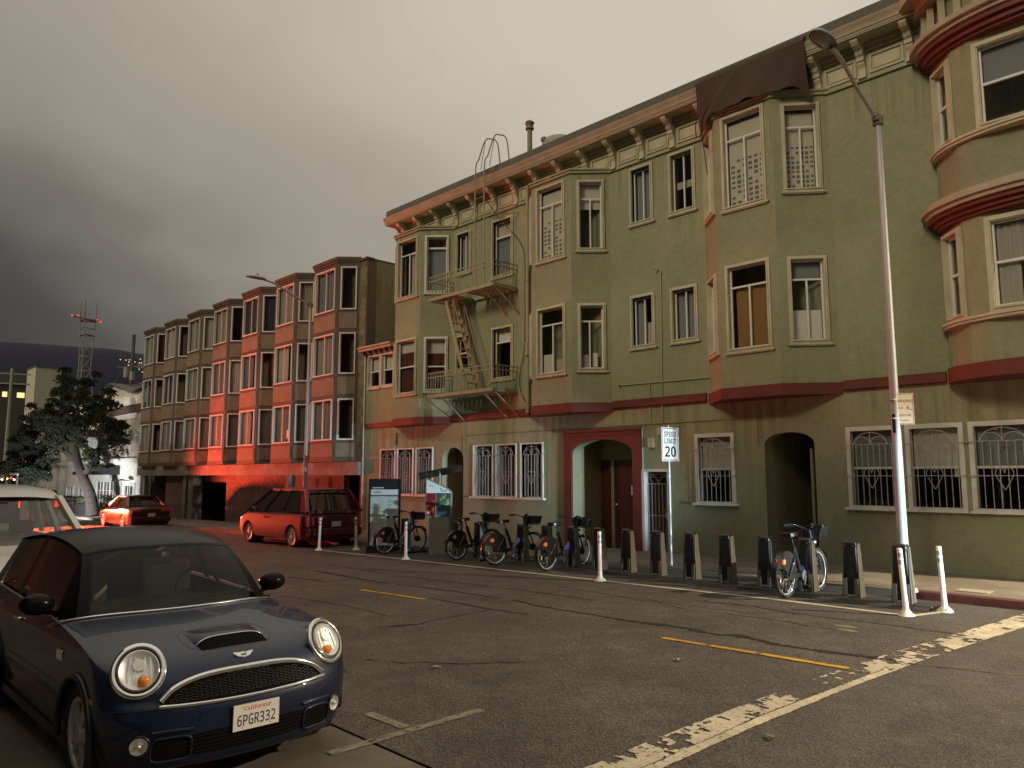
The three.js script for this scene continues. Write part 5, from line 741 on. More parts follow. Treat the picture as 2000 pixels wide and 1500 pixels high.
function house(car, o, m, gl) { // o: bf, rf, rr, br, yb, yr, wb, wr, posts [x fractions], solid
  const P = (x, y, z) => V(x, y, z), y1 = o.yr, bfy = o.ybf ?? o.yb, bry = o.ybr ?? o.yb;
  const roofF = (u, v) => { const s = u * 2 - 1, x = lerp(o.rf + .10 * (1 - s * s), o.rr - .06 * (1 - s * s), v); return [x, y1 + (o.rc || .05) * Math.pow(Math.sin(v * PI), .7) - .05 * Math.pow(Math.abs(s), 3.5) - .01, s * (o.wr + .02)]; };
  mesh('roof', [surf(roofF, 16, 16)], m, car);
  const q = (a, b, c, d, bow = 0) => surf((u, v) => { const x0 = a.clone().lerp(b, u), x1 = d.clone().lerp(c, u), p = x0.lerp(x1, v); return [p.x + bow * (1 - (2 * u - 1) ** 2), p.y + .0, p.z]; }, 12, 6);
  mesh('windscreen', q(P(o.bf, bfy, -o.wb + .05), P(o.bf, bfy, o.wb - .05), P(o.rf, y1 - .05, o.wr - .05), P(o.rf, y1 - .05, -o.wr + .05), .1), gl, car);
  mesh('rear_window', q(P(o.br, bry + .06, o.wb - .14), P(o.br, bry + .06, -o.wb + .14), P(o.rr + .02, y1 - .12, -o.wr + .12), P(o.rr + .02, y1 - .12, o.wr - .12), -.04), o.rearGlass || gl, car);
  const fr = []; for (const s of [-1, 1]) { const A = P(o.bf, bfy, s * o.wb), B = P(o.rf, y1 - .03, s * o.wr), C = P(o.rr, y1 - .03, s * o.wr), D = P(o.br, bry, s * o.wb); fr.push(bar(A, B, .07, .07), bar(B, C, .05, .06), bar(C, D, .10, .10));
    const at = t => { const xb = lerp(o.bf, o.br, t), xt = lerp(o.rf, o.rr, t); return [P(xb, lerp(bfy, bry, t), s * (o.wb + .005)), P(xt, y1 - .045, s * (o.wr + .005))]; };
    const st = [.03, ...o.posts, o.end ?? .97]; for (let i = 0; i + 1 < st.length; i++) { const [a, b] = at(st[i] + .012), [d, c] = at(st[i + 1] - .012); mesh('side_window', q(a, d, c, b), o.sideGlass || gl, car); } for (const t of o.posts) { const [a, b] = at(t); fr.push(bar(a, b, .06, .05)); }
    if (o.end) { const [a, b] = at(o.end), [d, c] = at(1); fr.push(q(a, d, c, b)); } }
  fr.push(bar(P(o.rr, y1 - .06, -o.wr), P(o.rr, y1 - .06, o.wr), .10, .10), bar(P(o.br, bry + .01, -o.wb), P(o.br, bry + .01, o.wb), .08, .10)); mesh('window_pillars', fr, m, car);
}
function carCommon(car, o) {
  for (const s of [-1, 1]) { for (const c of o.arches) { wheel('wheel', car, c, o.wr0, s * (o.W / 2 - .12), o.wr0, .2, o.wstyle, s); mesh('wheel_housing', cyl(o.R - .01, o.R - .01, .34, 20).rotateX(PI / 2).translate(c, o.ax, s * (o.W / 2 - .24)), MT.black, car); }
    const mg = grp('door_mirror', car, [o.mx, o.my, s * (o.W / 2 + .08)]); mesh('shell', new THREE.SphereGeometry(1, 16, 12).scale(.07, .085, .11), o.mm || MT.plastic, mg); mesh('stalk', bar(V(0, -.04, -s * .03), V(0, -.06, -s * .14), .04, .03), MT.plastic, mg); }
  mesh('underbody', bx(-o.L + .3, -.3, o.bot - .06, o.bot + .15, -o.W / 2 + .2, o.W / 2 - .2), MT.black, car);
  const inm = std([.03, .028, .026], .85); mesh('cabin', [bx(-o.L + .5, -1.2, .5, .55, -o.W / 2 + .15, o.W / 2 - .15)], inm, car); for (const x of o.seats || []) for (const s of [-1, 1]) mesh('seat', [rbox(.16, .7, .5, .06, x, .85, s * .38), rbox(.12, .18, .28, .04, x - .03, 1.3, s * .38)], inm, car);
}
{ // white sport utility vehicle behind the hatchback
  const o = { L: 4.6, W: 1.86, top: [[0, .86], [-.15, 1.0], [-.6, 1.08], [-1.25, 1.17], [-1.6, 1.19], [-4.3, 1.2], [-4.6, 1.1]], bot: .3, arches: [-.9, -3.55], R: .40, ax: .36, wr0: .36, nose: .5, tail: .5, wstyle: 'five', mx: -1.75, my: 1.2, seats: [-2.4] };
  const car = thing('white_suv', 'white sport utility vehicle parked behind the blue hatchback', 'car', [-9.75, gy(-12), -2.13]); const m = paint([.62, .60, .56], 0, .4), suvGlass = new THREE.MeshPhysicalMaterial({ color: lin(.5, .52, .5), roughness: .02, transmission: 1, thickness: 0 }); mesh('body', shell(o).g, m, car);
  house(car, { bf: -1.22, rf: -2.15, rr: -4.15, br: -4.5, yb: 1.19, ybf: 1.16, yr: 1.72, wb: .84, wr: .74, posts: [.36, .66], rc: .16 }, m, suvGlass); mesh('headliner', bx(-4.1, -2.3, 1.655, 1.665, -.66, .66), MT.dark, car); carCommon(car, o);
  for (const s of [-1, 1]) mesh('headlamp', rbox(.22, .16, .34, .05, -.12, .84, s * .62), clearLens, car); mesh('grille', rbox(.08, .22, .8, .03, .03, .72, 0), MT.black, car); mesh('wiper', [bar(V(-1.2, 1.19, .55), V(-1.28, 1.23, -.1), .02, .014)], MT.black, car); mesh('dashboard', rbox(.5, .16, 1.5, .06, -1.75, 1.1, 0), MT.dark, car); mesh('rear_view_mirror', rbox(.03, .08, .26, .03, -2.0, 1.62, 0), MT.black, car);
}
{ // red minivan on the far side
  const o = { L: 4.75, W: 1.92, top: [[0, .64], [-.12, .78], [-.5, .93], [-.9, 1.03], [-1.3, 1.06], [-2.5, 1.07], [-4.55, 1.08], [-4.75, 1.0]], bot: .26, arches: [-.98, -3.85], R: .38, ax: .32, wr0: .33, nose: .7, tail: .4, wstyle: 'cap', mx: -1.6, my: 1.1, seats: [-2.3, -3.3], crown: .03 };
  const car = thing('red_minivan', 'dark red minivan parked at the end of the bike docks', 'car', [-25.3, gy(-24) , -12.35], PI); const m = paint([.075, .0025, .004], 0, .5); mesh('body', shell(o).g, m, car);
  const vg = new THREE.MeshPhysicalMaterial({ color: lin(.24, .22, .20), roughness: .05, transmission: .8, thickness: 0 });
  house(car, { bf: -.86, rf: -2.1, rr: -4.28, br: -4.74, yb: 1.07, ybf: 1.01, yr: 1.74, wb: .91, wr: .71, posts: [.30, .62], end: .88, rearGlass: new THREE.MeshPhysicalMaterial({ color: lin(.008, .008, .008), roughness: .05, clearcoat: 1 }) }, m, vg); carCommon(car, o);
  for (const s of [-1, 1]) { mesh('tail_lamp', rbox(.14, .34, .13, .03, -4.70, .82, s * .86), redLens, car); mesh('headlamp', rbox(.26, .13, .3, .05, -.14, .68, s * .64), clearLens, car); mesh('door_handle', rbox(.16, .04, .04, .015, -2.1, .86, s * .965), MT.plastic, car); mesh('rub_strip', bx(-3.4, -1.4, .58, .62, s * .955, s * .967), m, car); }
  mesh('rear_bumper', rbox(.22, .26, 1.82, .06, -4.74, .48, 0), m, car); const np = mesh('number_plate', box(.012, .15, .31, -4.84, .72, .0), std([.5, .5, .48], .5), car);
}
{ // dark sedan further along the far side
  const o = { L: 4.6, W: 1.80, top: [[0, .62], [-.15, .72], [-.9, .84], [-1.4, .90], [-2.5, .93], [-3.7, .97], [-4.45, .98], [-4.6, .9]], bot: .2, arches: [-.92, -3.6], R: .35, ax: .31, wr0: .315, nose: .6, tail: .5, wstyle: 'five', mx: -1.6, my: .98, seats: [-2.2, -3.1] };
  const car = thing('dark_sedan', 'dark glossy sedan parked beyond the red minivan', 'car', [-40.6, gy(-39), -12.35], PI); const m = paint([.03, .006, .006], .3, .3); mesh('body', shell(o).g, m, car); house(car, { bf: -1.25, rf: -2.0, rr: -3.25, br: -4.05, yb: .95, ybf: .91, yr: 1.43, wb: .80, wr: .58, posts: [.44, .84] }, m, MT.darkGlass); carCommon(car, o);
  for (const s of [-1, 1]) { mesh('tail_lamp', rbox(.12, .13, .4, .03, -4.60, .80, s * .62), redLens, car); mesh('headlamp', rbox(.2, .1, .3, .04, -.12, .62, s * .62), clearLens, car); } mesh('number_plate', box(.012, .15, .31, -4.69, .62, 0), std([.5, .5, .48], .5), car); mesh('rear_bumper', rbox(.16, .24, 1.7, .06, -4.6, .42, 0), m, car);
}
{ // tall dark vehicle stopped in the far lane with its brake lights on; mostly hidden behind the white one
  const o = { L: 4.6, W: 1.86, top: [[0, .86], [-.15, 1.0], [-.6, 1.08], [-1.25, 1.17], [-1.6, 1.19], [-4.3, 1.2], [-4.6, 1.1]], bot: .3, arches: [-.9, -3.55], R: .40, ax: .36, wr0: .36, nose: .5, tail: .5, wstyle: 'five', mx: -1.75, my: 1.2, seats: [-2.4] };
  const X = -46.6, Z = -9.3, Y = gy(-44); const car = thing('braking_suv', 'dark tall car stopped in the far lane with glowing brake lights', 'car', [X, Y, Z], PI); const m = paint([.02, .02, .022], .2, .3); mesh('body', shell(o).g, m, car); house(car, { bf: -1.22, rf: -2.15, rr: -4.15, br: -4.5, yb: 1.19, ybf: 1.16, yr: 1.72, wb: .84, wr: .74, posts: [.36, .66], rc: .1 }, m, MT.darkGlass); carCommon(car, o);
  const glow = new THREE.MeshStandardMaterial({ color: 0x330000, emissive: 0xff2a10, emissiveIntensity: 9 }), white = new THREE.MeshStandardMaterial({ color: 0x222222, emissive: 0xf4f8ff, emissiveIntensity: 9 });
  for (const s of [-1, 1]) { mesh('brake_lamp', rbox(.08, .30, .16, .03, -4.66, 1.08, s * .74), glow, car); mesh('headlamp', rbox(.08, .12, .26, .03, .02, .80, s * .62), white, car); }
  for (const s of [-1, 1]) { const l = new THREE.SpotLight(new THREE.Color().setRGB(1, .10, .045), 640, 0, 1.05, .6, 2); l.position.set(X + 4.78, Y + 1.10, Z - s * .74); l.target.position.set(X + 30, Y + 1.2, Z - 5.0); l.castShadow = true; l.shadow.radius = 6; scene.add(l, l.target); const h = new THREE.SpotLight(0xf2f6ff, 300, 0, .95, 1, 2); h.position.set(X - .12, Y + .80, Z - s * .62); h.target.position.set(X - 8, Y + 1.0, Z - 5.6); h.castShadow = true; h.shadow.radius = 3; scene.add(h, h.target); }
}
{ // car waiting across the junction, behind and to the right of the camera, headlights on
  const o = { L: 4.6, W: 1.80, top: [[0, .62], [-.15, .72], [-.9, .84], [-1.4, .90], [-2.5, .93], [-3.7, .97], [-4.45, .98], [-4.6, .9]], bot: .2, arches: [-.92, -3.6], R: .35, ax: .31, wr0: .315, nose: .6, tail: .5, wstyle: 'five', mx: -1.6, my: .98, seats: [-2.2] };
  const X = 11.0, Z = -10.2; const car = thing('waiting_car', 'grey car waiting across the junction with its headlights on', 'car', [X, 0, Z], PI); const m = paint([.2, .2, .2], .3, .3); mesh('body', shell(o).g, m, car); house(car, { bf: -1.25, rf: -2.0, rr: -3.25, br: -4.05, yb: .95, ybf: .91, yr: 1.43, wb: .80, wr: .58, posts: [.44, .84] }, m, MT.darkGlass); carCommon(car, o);
  const white = new THREE.MeshStandardMaterial({ color: 0x222222, emissive: 0xf0f7ff, emissiveIntensity: 9 });
  for (const s of [-1, 1]) { mesh('headlamp', rbox(.08, .12, .26, .03, .02, .62, s * .60), white, car); const l = new THREE.SpotLight(0xd6f0ff, s > 0 ? 1700 : 1300, 0, s > 0 ? .135 : .095, .7, 2); l.position.set(X - .12, .66, Z - s * .60); if (s > 0) l.target.position.set(-24, 1.75, -14.4); else l.target.position.set(-13, 1.7, -14.6); l.castShadow = true; l.shadow.radius = 3; scene.add(l, l.target); }
}
// ---------------------------------------------------------------- street furniture
{ // bike docks
  const plateM = std([.13, .125, .10], .6, .1), bodyM = new THREE.MeshPhysicalMaterial({ color: lin(.010, .010, .011), roughness: .32, clearcoat: .6, clearcoatRoughness: .1 });
  const docks = [[-4.39, -12.20], [-5.14, -12.25], [-5.89, -12.30], [-6.62, -12.33], [-7.40, -12.38], [-8.15, -12.41], [-8.93, -12.45], [-9.68, -12.49], [-10.44, -12.52], [-11.2, -12.55], [-12.0, -12.58], [-12.8, -12.6], [-14.3, -12.6], [-15.1, -12.6], [-17.25, -12.55], [-18.0, -12.55]];
  const H = .84; const side = ext(shape([[-.17, 0], [.13, 0], [.07, H - .02], [-.05, H - .02]]), .022).rotateY(PI / 2);   // profile in (z, y)
  const d0 = thing('bike_dock', '', 'bike dock', [0, 0, 0], 0, 'bike docks along the kerb');
  mesh('core', [ext(shape([[-.10, .05], [.10, .05], [.085, H - .05], [.075, H], [-.075, H], [-.085, H - .05]]), .10, .012).translate(0, 0, -.04), rbox(.21, .09, .15, .03, 0, H - .045, .015)], bodyM, d0);
  mesh('slot', ext(shape([[-.035, .04], [.035, .04], [.035, .36], [0, .42], [-.035, .36]]), .03).translate(0, 0, .055), MT.black, d0);
  for (const s of [-1, 1]) { mesh('side_plate', ext(shape([[-.10, 0], [.09, 0], [.055, H - .05], [.03, H - .03], [-.05, H - .03]]), .016).rotateY(-PI / 2).translate(s * .125 + (s > 0 ? .016 : 0), 0, 0).rotateZ(s * .035), plateM, d0); mesh('foot', box(.055, .28, .03, s * .085, .14, .09), plateM, d0); }
  mesh('status_light', [cyl(.012, .012, .01, 8).rotateX(PI / 2).translate(-.06, H - .06, .095), cyl(.012, .012, .01, 8).rotateX(PI / 2).translate(.06, H - .06, .095)], MT.chrome, d0);
  const labels = ['bike dock at the end of the row by the two white posts', 'empty bike dock second from the end posts', 'bike dock holding the lone bike by the street lamp', 'empty bike dock next to the lone bike', 'empty bike dock two places from the lone bike', 'empty bike dock in front of the sidewalk by the arched doorway', 'empty bike dock in front of the barred window', 'empty bike dock behind the speed limit sign post', 'bike dock beside the white post in front of the red entrance', 'bike dock holding the bike with the blue frame', 'bike dock holding the bike with a wrapped cable lock', 'bike dock beside the bike with a wrapped cable lock', 'bike dock holding the bike next to the payment kiosk', 'bike dock hard against the payment kiosk', 'bike dock holding the bike by the map board', 'bike dock nearest the map board'];
  docks.forEach(([x, z], i) => { const y = gy(x) + .055; if (!i) { d0.position.set(x, y, z); d0.userData.label = labels[0]; } else dup(d0, [x, y, z], 0, labels[i]); });
  const padM = std([.05, .048, .045], .7, .2); for (const [a, b, l] of [[-3.95, -7.0, 'dark steel dock base plate at the end posts'], [-7.02, -10.05, 'dark steel dock base plate before the sign post'], [-10.07, -13.2, 'dark steel dock base plate under the three parked bikes'], [-13.9, -15.5, 'dark steel dock base plate beside the kiosk'], [-16.9, -18.3, 'dark steel dock base plate beside the map board']]) {
    const mz = -12.2 - .07 * (-(a + b) / 2 - 4) * .6; const n = 12; const p = thing('dock_base', l, 'dock base', [0, 0, 0], 0, 'dock base plates along the kerb'); const zc = x => -12.16 - .05 * clamp((-x - 4.4), 0, 8);
    mesh('plate', surf((u, v) => { const x = lerp(a, b, u), s = [[.36, .004], [.30, .05], [-.36, .05], [-.42, .004]], k = v * 3, i = Math.min(2, Math.floor(k + 1e-6)), t = k - i; return [x, gy(x) + lerp(s[i][1], s[i + 1][1], t), zc(x) - .05 + lerp(s[i][0], s[i + 1][0], t)]; }, n, 3, false), padM, p); mesh('edge_strip', [bx(a - .0, b + .0, 0, .012, 0, .03)].map(g => g.translate(0, gy((a + b) / 2) + .052, zc((a + b) / 2) + .18)), plateM, p);
  }
}
{ // shared bikes
  const b = thing('shared_bike', '', 'bicycle', [0, 0, 0], 0, 'shared bikes standing in the docks');
  const fr = new THREE.MeshPhysicalMaterial({ color: lin(.014, .014, .016), roughness: .3, clearcoat: .8, clearcoatRoughness: .08 }), blueFr = new THREE.MeshPhysicalMaterial({ color: lin(.03, .05, .16), roughness: .25, clearcoat: .8, metalness: .4 }), gr = new THREE.MeshPhysicalMaterial({ color: lin(.022, .022, .021), roughness: .5, specularIntensity: .35 }), rimM = std([.80, .78, .72], .25, .6), spM = std([.4, .4, .38], .35, .8);
  const R = .345, zr = .62, zf = -.50; // rear wheel towards the road (+z), front wheel in the dock
  for (const [z, n] of [[zr, 'rear_wheel'], [zf, 'front_wheel']]) { const g = grp(n, b, [0, R, z], PI / 2); mesh('tyre', new THREE.TorusGeometry(R - .025, .026, 10, 48), MT.rubber, g); mesh('rim', new THREE.TorusGeometry(R - .056, .009, 8, 48), rimM, g); const sp = []; for (let k = 0; k < 18; k++) { const a = k / 18 * 6.283; sp.push(rod(V(0, 0, (k % 2 ? 1 : -1) * .02), V(Math.cos(a) * (R - .055), Math.sin(a) * (R - .055), 0), .0022, 4)); } mesh('spokes', sp, spM, g); mesh('hub', cyl(n === 'front_wheel' ? .075 : .05, n === 'front_wheel' ? .075 : .05, .09, 18).rotateX(PI / 2), gr, g); mesh('wheel_reflector', [rbox(.014, .075, .012, .004, -R * .55, -.06, .008)], rimM, g); }
  const T = (pts, r, m, name) => mesh(name, tube(pts, r, 30, 10), m, b);
  T([[0, .86, -.28], [0, .62, -.16], [0, .40, .02], [0, .33, .14]], .056, blueFr, 'down_tube'); T([[0, .30, .10], [0, .33, .2], [0, .34, .40], [0, R, zr]], .028, fr, 'chain_stay'); T([[0, .33, .12], [0, .55, .20], [0, .78, .30]], .036, fr, 'seat_tube'); T([[0, .72, .28], [.07, .55, .45], [.07, R, zr]], .013, fr, 'seat_stay');
  T([[0, .98, -.30], [0, .84, -.33], [0, .70, -.36]], .034, fr, 'head_tube'); for (const s of [-1, 1]) T([[s * .03, .72, -.36], [s * .065, .55, -.42], [s * .065, R, zf]], .016, gr, 'fork_leg'); T([[0, .78, .30], [0, .93, .345]], .016, gr, 'seat_post');
  mesh('saddle', [ext(shape([[-.035, -.13], [-.02, -.14], [.02, -.14], [.035, -.13], [.05, 0], [.10, .11], [.08, .15], [-.08, .15], [-.10, .11], [-.05, 0]]), .045, .014).rotateX(PI / 2).translate(0, .985, .37)], MT.black, b);
  mesh('handlebar', [tube([[-.31, 1.085, -.10], [-.22, 1.10, -.14], [-.13, 1.06, -.24], [0, 1.0, -.305], [.13, 1.06, -.24], [.22, 1.10, -.14], [.31, 1.085, -.10]], .014, 40, 8), rod(V(0, .95, -.31), V(0, 1.03, -.30), .028, 10)], fr, b); for (const s of [-1, 1]) { mesh('grip', rod(V(s * .22, 1.098, -.145), V(s * .335, 1.08, -.085), .021, 10), MT.rubber, b); mesh('brake_lever', rod(V(s * .2, 1.07, -.17), V(s * .31, 1.05, -.13), .007, 6), gr, b); }
  mesh('bell', [new THREE.SphereGeometry(.03, 12, 8).translate(.06, 1.09, -.27), rbox(.1, .05, .06, .015, 0, 1.06, -.32)], gr, b);
  { const bk = [], B = (y, k) => [[-.17 * k, y, -.36], [.17 * k, y, -.36], [.17 * k, y, -.60 - .06 * k], [-.17 * k, y, -.60 - .06 * k]].map(p => V(...p)), lo = B(.86, .72), hi = B(1.04, 1); for (let i = 0; i < 4; i++) { bk.push(bar(hi[i], hi[(i + 1) % 4], .02, .03), bar(lo[i], lo[(i + 1) % 4], .014, .014)); for (let k = 0; k < 5; k++) bk.push(bar(lo[i].clone().lerp(lo[(i + 1) % 4], k / 5), hi[i].clone().lerp(hi[(i + 1) % 4], k / 5), .012, .006)); bk.push(surf((u, v) => lo[i].clone().lerp(lo[(i + 1) % 4], u).lerp(hi[i].clone().lerp(hi[(i + 1) % 4], u), lerp(.15, .9, v)).toArray(), 2, 2)); } bk.push(box(.24, .01, .26, 0, .86, -.5)); mesh('basket', bk, fr, b); mesh('front_lamp', rbox(.08, .05, .05, .015, 0, .80, -.42), rimM, b); }
  // rear mudguard with skirt and round two-tone emblem on both sides
  const fen = []; for (let i = 0; i < 26; i++) { const a0 = lerp(-.35, 2.35, i / 26), a1 = lerp(-.35, 2.35, (i + 1) / 26), f = (a, r, x) => [x, R + r * Math.sin(a), zr + r * Math.cos(a)]; fen.push(surf((u, v) => f(lerp(a0, a1, u), R + .028 + .008 * (1 - (2 * v - 1) ** 2), (v * 2 - 1) * .04), 1, 4)); }
  mesh('rear_mudguard', fen, fr, b);
  const sk = s => ext(shape([...Array.from({ length: 17 }, (_, i) => { const a = lerp(.25, 2.45, i / 16); return [(R + .03) * Math.cos(a), (R + .03) * Math.sin(a)]; }), [-.24, -.02], [-.02, .03], [.12, .10], [.26, .12]]), .006).rotateY(-PI / 2).translate(s * .042 + .003, R, zr);
  for (const s of [-1, 1]) { mesh('wheel_skirt', sk(s), gr, b); const e = grp('emblem', b, [s * .0505, R + .215, zr + .13], s > 0 ? PI / 2 : -PI / 2); mesh('disc', new THREE.CircleGeometry(.042, 24).translate(-.018, 0, 0), std([.75, .05, .03], .4), e); mesh('disc', new THREE.CircleGeometry(.042, 24).translate(.022, 0, .001), std([.85, .40, .12], .4), e); }
  mesh('tail_reflector', [rbox(.06, .05, .02, .008, 0, R + .24, zr + R * .86)], std([.55, .03, .03], .3), b); mesh('front_mudguard', Array.from({ length: 14 }, (_, i) => { const a0 = lerp(.5, 2.6, i / 14), a1 = lerp(.5, 2.6, (i + 1) / 14); return surf((u, v) => [(v * 2 - 1) * .035, R + (R + .025) * Math.sin(lerp(a0, a1, u)), zf + (R + .025) * Math.cos(lerp(a0, a1, u))], 1, 3); }), fr, b);
  mesh('crank', [cyl(.09, .09, .012, 24).rotateZ(PI / 2).translate(.06, .30, .10), bar(V(.08, .30, .10), V(.085, .16, .18), .016, .03), bar(V(-.08, .30, .10), V(-.085, .44, .02), .016, .03)], spM, b); for (const [x, y, z] of [[.13, .155, .185], [-.13, .445, .015]]) mesh('pedal', rbox(.09, .025, .09, .008, x, y, z), MT.rubber, b); mesh('chain_guard', rbox(.012, .08, .46, .005, .055, .325, .36), fr, b); mesh('kickstand', rod(V(-.04, .3, .2), V(-.14, .02, .34), .01, 6), spM, b);
  const lean = (o, r) => { o.rotation.z = r; };
  const bikes = [[-5.93, -12.27, 'dark shared bike standing alone in the dock by the street lamp'], [-11.28, -12.42, 'shared bike with a blue down tube in front of the red entrance'], [-12.85, -12.46, 'shared bike with a cable lock looped by its seat'], [-14.42, -12.62, 'shared bike beside the payment kiosk, furthest of the three together'], [-17.15, -12.40, 'shared bike in front of the map board']];
  bikes.forEach(([x, z, l], i) => { const y = gy(x) + .012; if (!i) { b.position.set(x, y, z); b.userData.label = l; lean(b, .03); } else { const c = dup(b, [x, y, z], [0, .04, -.06, .03, .08][i], l); lean(c, [.03, -.03, .02, .03, -.02][i]); } });
}
{ // white flexible posts with reflective bands
  const pm = std([.80, .76, .64], .5), bandM = std([.34, .34, .33], .35, .4), baseM = std([.42, .38, .30], .7); const spots = [[-4.09, -11.43, 'white flexible post at the outer end of the buffer line'], [-3.83, -12.16, 'white flexible post closing the end of the bike dock bay'], [-9.50, -11.40, 'white flexible post on the buffer line before the red entrance'], [-15.67, -11.42, 'white flexible post on the buffer line before the map board'], [-19.72, -11.36, 'white flexible post on the buffer line behind the minivan'], [-19.05, -12.16, 'grey white flexible post between minivan and map board']];
  let p0; spots.forEach(([x, z, l], i) => { if (!i) { p0 = thing('flexible_post', l, 'bollard', [x, gy(x), z], 0, 'white flexible posts around the dock bay'); mesh('tube', [lathe([[0, .915], [.030, .912], [.036, .90], [.036, .28], [.040, .10], [.042, .05]], 20)], pm, p0); for (const y of [.72, .82]) mesh('reflective_band', cyl(.0375, .0375, .06, 20, 0, y, 0), bandM, p0); mesh('base', lathe([[.04, .09], [.05, .07], [.10, .02], [.11, 0]], 20), pm, p0); mesh('bolt', [0, 1, 2].map(k => cyl(.01, .01, .02, 6, .085 * Math.cos(k * 2.1), .04, .085 * Math.sin(k * 2.1))), MT.iron, p0); p0.rotation.z = .05; } else { const c = dup(p0, [x, gy(x), z], i, l); c.rotation.z = [0, .045, .02, -.01, .03, -.05][i]; } });
}
{ // street lamps
  const lamp = (pos, hz, hy, l, lit) => { const t = thing('street_lamp', l, 'street lamp', pos); const topY = hy - .55; mesh('pole', lathe([[.0, topY + .02], [.045, topY + .02], [.047, topY], [.075, 1.2], [.085, .1], [.085, 0]], 20), MT.galv, t); mesh('base_flange', [cyl(.16, .18, .06, 16, 0, .03, 0), cyl(.13, .13, .16, 16, 0, .1, 0)], MT.galv, t); const a = hz > 0 ? 1 : -1, L = Math.abs(hz); mesh('arm', tube([[0, topY - .08, a * .04], [0, topY + .18, a * L * .38], [0, topY + .44, a * L * .66], [0, topY + .52, a * L * .86]], .034, 24, 10), MT.galv, t); mesh('clamp', [cyl(.085, .085, .14, 14, 0, topY - .1, 0), box(.1, .12, .14, 0, topY - .06, a * .06)], MT.iron, t);
    const hd = grp('lamp_head', t, [0, topY + .53, a * (L * .86 + .28)]); if (a < 0) hd.rotation.y = PI; mesh('housing', new THREE.SphereGeometry(1, 24, 14, 0, 6.283, 0, PI * .55).scale(.145, .09, .37), MT.galv, hd); mesh('lens', new THREE.SphereGeometry(1, 20, 10, 0, 6.283, PI * .55, PI * .45).scale(.125, .045, .23).translate(0, .0, .09), lit ? new THREE.MeshStandardMaterial({ color: 0x332a18, emissive: 0xffd9a0, emissiveIntensity: 8 }) : std([.16, .15, .13], .3), hd); mesh('photocell', cyl(.03, .03, .06, 10, 0, .12, -.05), MT.iron, hd); return t; };
  const A = lamp([-4.63, .12, -12.96], 2.0, 8.36, 'tall grey street lamp with a swept arm at the end of the bike docks'); lamp([-24.5, gy(-24.5) + .12, -13.5], 2.1, 8.75, 'far grey street lamp standing beside the red minivan'); lamp([7.0, 0.05, -18.7], 1.55, 8.95, 'lit street lamp on the cross street round the corner', true);
  mesh('pole_marking', box(.05, .30, .004, 0, 2.62, 0), MT.black, A).position.set(0, 0, .074);
  const sg = canvasTex(192, 320, (c, w, h) => { c.fillStyle = '#efe6cf'; c.fillRect(0, 0, w, h); c.strokeStyle = '#b03028'; c.lineWidth = 5; c.strokeRect(7, 7, w - 14, h - 14); c.fillStyle = '#a8281f'; c.textAlign = 'center'; c.font = 'bold 38px sans-serif'; c.fillText('PARKING', w / 2 + 6, 92); c.font = 'bold 26px sans-serif'; c.fillText('12am', 60, 160); c.font = 'bold 44px sans-serif'; c.fillText('6', 136, 166); c.font = 'bold 20px sans-serif'; c.fillText('am', 164, 174); c.font = 'bold 30px sans-serif'; c.fillText('WEDS FRI', w / 2, 238); c.font = 'bold 18px sans-serif'; c.fillText('CLEANING', w / 2, 288); });
  const ps = thing('parking_sign', 'small cream parking sign with red lettering strapped to the lamp pole', 'sign', [-4.60, 2.97, -12.92], .5); mesh('panel', rbox(.30, .50, .006, .002, .11, 0, .0), std([.6, .58, .52], .5), ps); mesh('print', new THREE.PlaneGeometry(.294, .494).translate(.11, 0, .0045), new THREE.MeshStandardMaterial({ map: sg, roughness: .5 }), ps); mesh('strap', [cyl(.078, .078, .02, 16, -.04, .15, -.04), cyl(.078, .078, .02, 16, -.04, -.15, -.04)], MT.galv, ps);
}
{ // speed limit sign
  const tx = canvasTex(512, 640, (c, w, h) => { c.fillStyle = '#f4f2ea'; c.fillRect(0, 0, w, h); c.strokeStyle = '#15171c'; c.lineWidth = 14; c.beginPath(); c.roundRect ? c.roundRect(20, 20, w - 40, h - 40, 34) : c.rect(20, 20, w - 40, h - 40); c.stroke(); c.fillStyle = '#15171c'; c.textAlign = 'center'; const T = (s, y, f, sx) => { c.save(); c.translate(w / 2, y); c.scale(sx, 1); c.font = f; c.fillText(s, 0, 0); c.restore(); }; T('SPEED', 176, 'bold 136px sans-serif', .92); T('LIMIT', 308, 'bold 136px sans-serif', .98); T('20', 560, 'bold 280px sans-serif', 1.15); });
  const s = thing('speed_limit_sign', 'white speed limit 20 sign on a thin steel post', 'sign', [-9.30, .1, -13.42]); mesh('post', cyl(.025, .025, 2.85, 12, 0, 1.425, 0), MT.galv, s); const g = grp('sign_panel', s, [.04, 2.46, 0], PI / 2 - .06); mesh('panel', rbox(.56, .70, .008, .003), std([.6, .6, .6], .4, .6), g); mesh('print', new THREE.PlaneGeometry(.554, .694).translate(0, 0, .0055), new THREE.MeshStandardMaterial({ map: tx, roughness: .5, color: lin(.72, .72, .72) }), g); mesh('bolt', [cyl(.012, .012, .02, 8).rotateX(PI / 2).translate(0, .13, .008), cyl(.012, .012, .02, 8).rotateX(PI / 2).translate(0, -.31, .008)], MT.galv, g);
}
